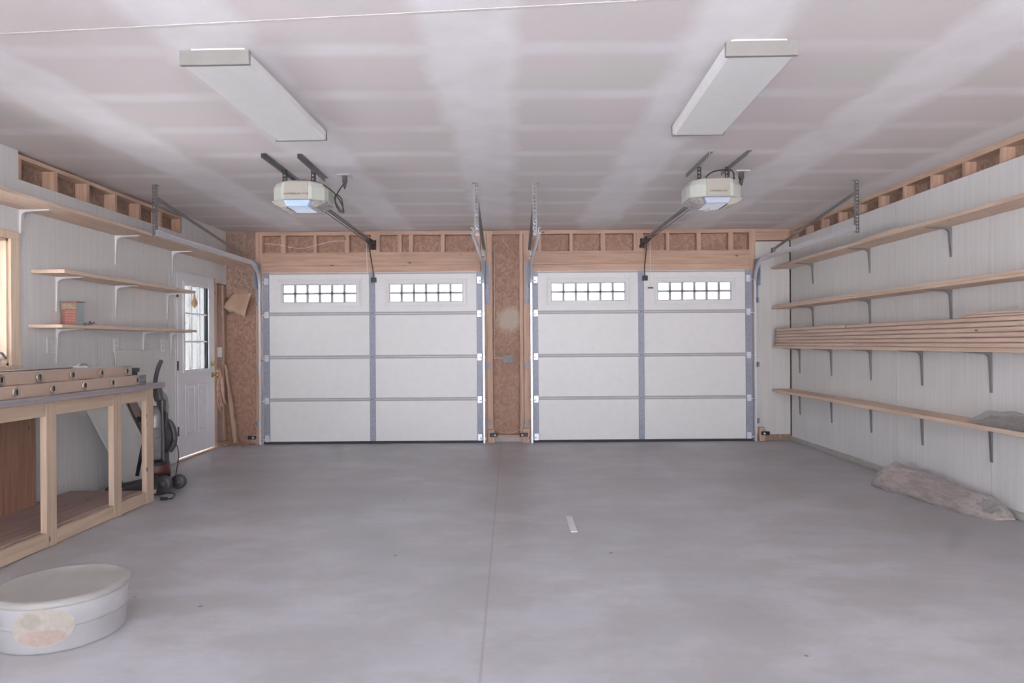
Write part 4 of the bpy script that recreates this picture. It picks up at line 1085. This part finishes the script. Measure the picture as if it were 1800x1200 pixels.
# shrubs outside the side door
def shrub(x, y, r, h, n, label, seed):
    rnd = random.Random(seed)
    t = Th('shrub', label, 'shrub', (x, y, -.125))
    mb = MB()
    for k in range(n):
        a, b_ = rnd.uniform(0, 2 * PI), math.acos(rnd.uniform(-1, 1)); q = r * rnd.random() ** .33
        c = Vector((x + q * math.cos(a) * math.sin(b_), y + q * math.sin(a) * math.sin(b_), h * .55 + h * .5 * q / r * math.cos(b_)))
        u = Vector((rnd.gauss(0, 1), rnd.gauss(0, 1), rnd.gauss(0, 1))).normalized() * .075; w_ = u.cross(Vector((rnd.gauss(0, 1), rnd.gauss(0, 1), rnd.gauss(0, 1)))).normalized() * .04
        mb.add([c - u, c + w_, c + u, c - w_], [(0, 1, 2, 3)])
    t.part('foliage', mb, M['leaf'])
    mb = MB()
    for k in range(5): mb.tube([(x + .05 * k - .1, y, -.125), (x + rnd.uniform(-.4, .4), y + rnd.uniform(-.4, .4), h * .6)], .025, 6)
    t.part('stem', mb, M['lum_z'])
M['leaf'] = plain('leaf_green', (118, 158, 78), .5, 0, .3, 6)
shrub(-6.6, 10.2, .9, 2.0, 1500, 'leafy green shrub seen through the left lites of the side door', 1)
shrub(-7.0, 12.2, 1.1, 2.7, 1500, 'leafy green shrub seen through the right lites of the side door', 2)

# ------------------------------------------------------------------ light
wld = bpy.data.worlds.new('sky'); sc.world = wld; wld.use_nodes = True
nt = wld.node_tree; bg = nt.nodes['Background']
tc = N(nt, 'ShaderNodeTexCoord'); sp = N(nt, 'ShaderNodeSeparateXYZ'); nt.links.new(tc.outputs['Generated'], sp.inputs[0])
c = ramp(nt, sp.outputs[2], [(.0, (.95, .97, 1, 1)), (.35, (.72, .82, 1, 1)), (1, (.5, .66, 1, 1))])
nt.links.new(c, bg.inputs[0]); bg.inputs[1].default_value = 5.0
sl = bpy.data.lights.new('sun', 'SUN'); sl.energy = 40; sl.angle = .01; sl.color = (1, .97, .95)
so = bpy.data.objects.new('sun', sl); COL.objects.link(so); so.rotation_euler = Vector((.2, .45, -.87)).to_track_quat('-Z', 'Y').to_euler()
def portal(name, loc, rot, sx, sy):
    l = bpy.data.lights.new(name, 'AREA'); l.shape = 'RECTANGLE'; l.size = sx; l.size_y = sy; l.cycles.is_portal = True
    o = bpy.data.objects.new(name, l); COL.objects.link(o); o.location = loc; o.rotation_euler = rot
portal('daylight_rear', ((OP[0] + OP[1]) / 2, YR - .16, (OP[2] + OP[3]) / 2), (PI / 2, 0, 0), OP[1] - OP[0], OP[3] - OP[2])
portal('daylight_window', (XL - .14, (WIN[0] + WIN[1]) / 2, (WIN[2] + WIN[3]) / 2), (0, -PI / 2, 0), WIN[3] - WIN[2], WIN[1] - WIN[0])
portal('daylight_window', (XL - .14, (WIN2[0] + WIN2[1]) / 2, (WIN2[2] + WIN2[3]) / 2), (0, -PI / 2, 0), WIN2[3] - WIN2[2], WIN2[1] - WIN2[0])
sc.view_settings.view_transform = 'Standard'; sc.view_settings.look = 'None'; sc.view_settings.gamma = 1; sc.view_settings.use_curve_mapping = False
sc.view_settings.exposure = 1.18
sc.cycles.max_bounces = 12; sc.cycles.diffuse_bounces = 8; sc.cycles.transparent_max_bounces = 16
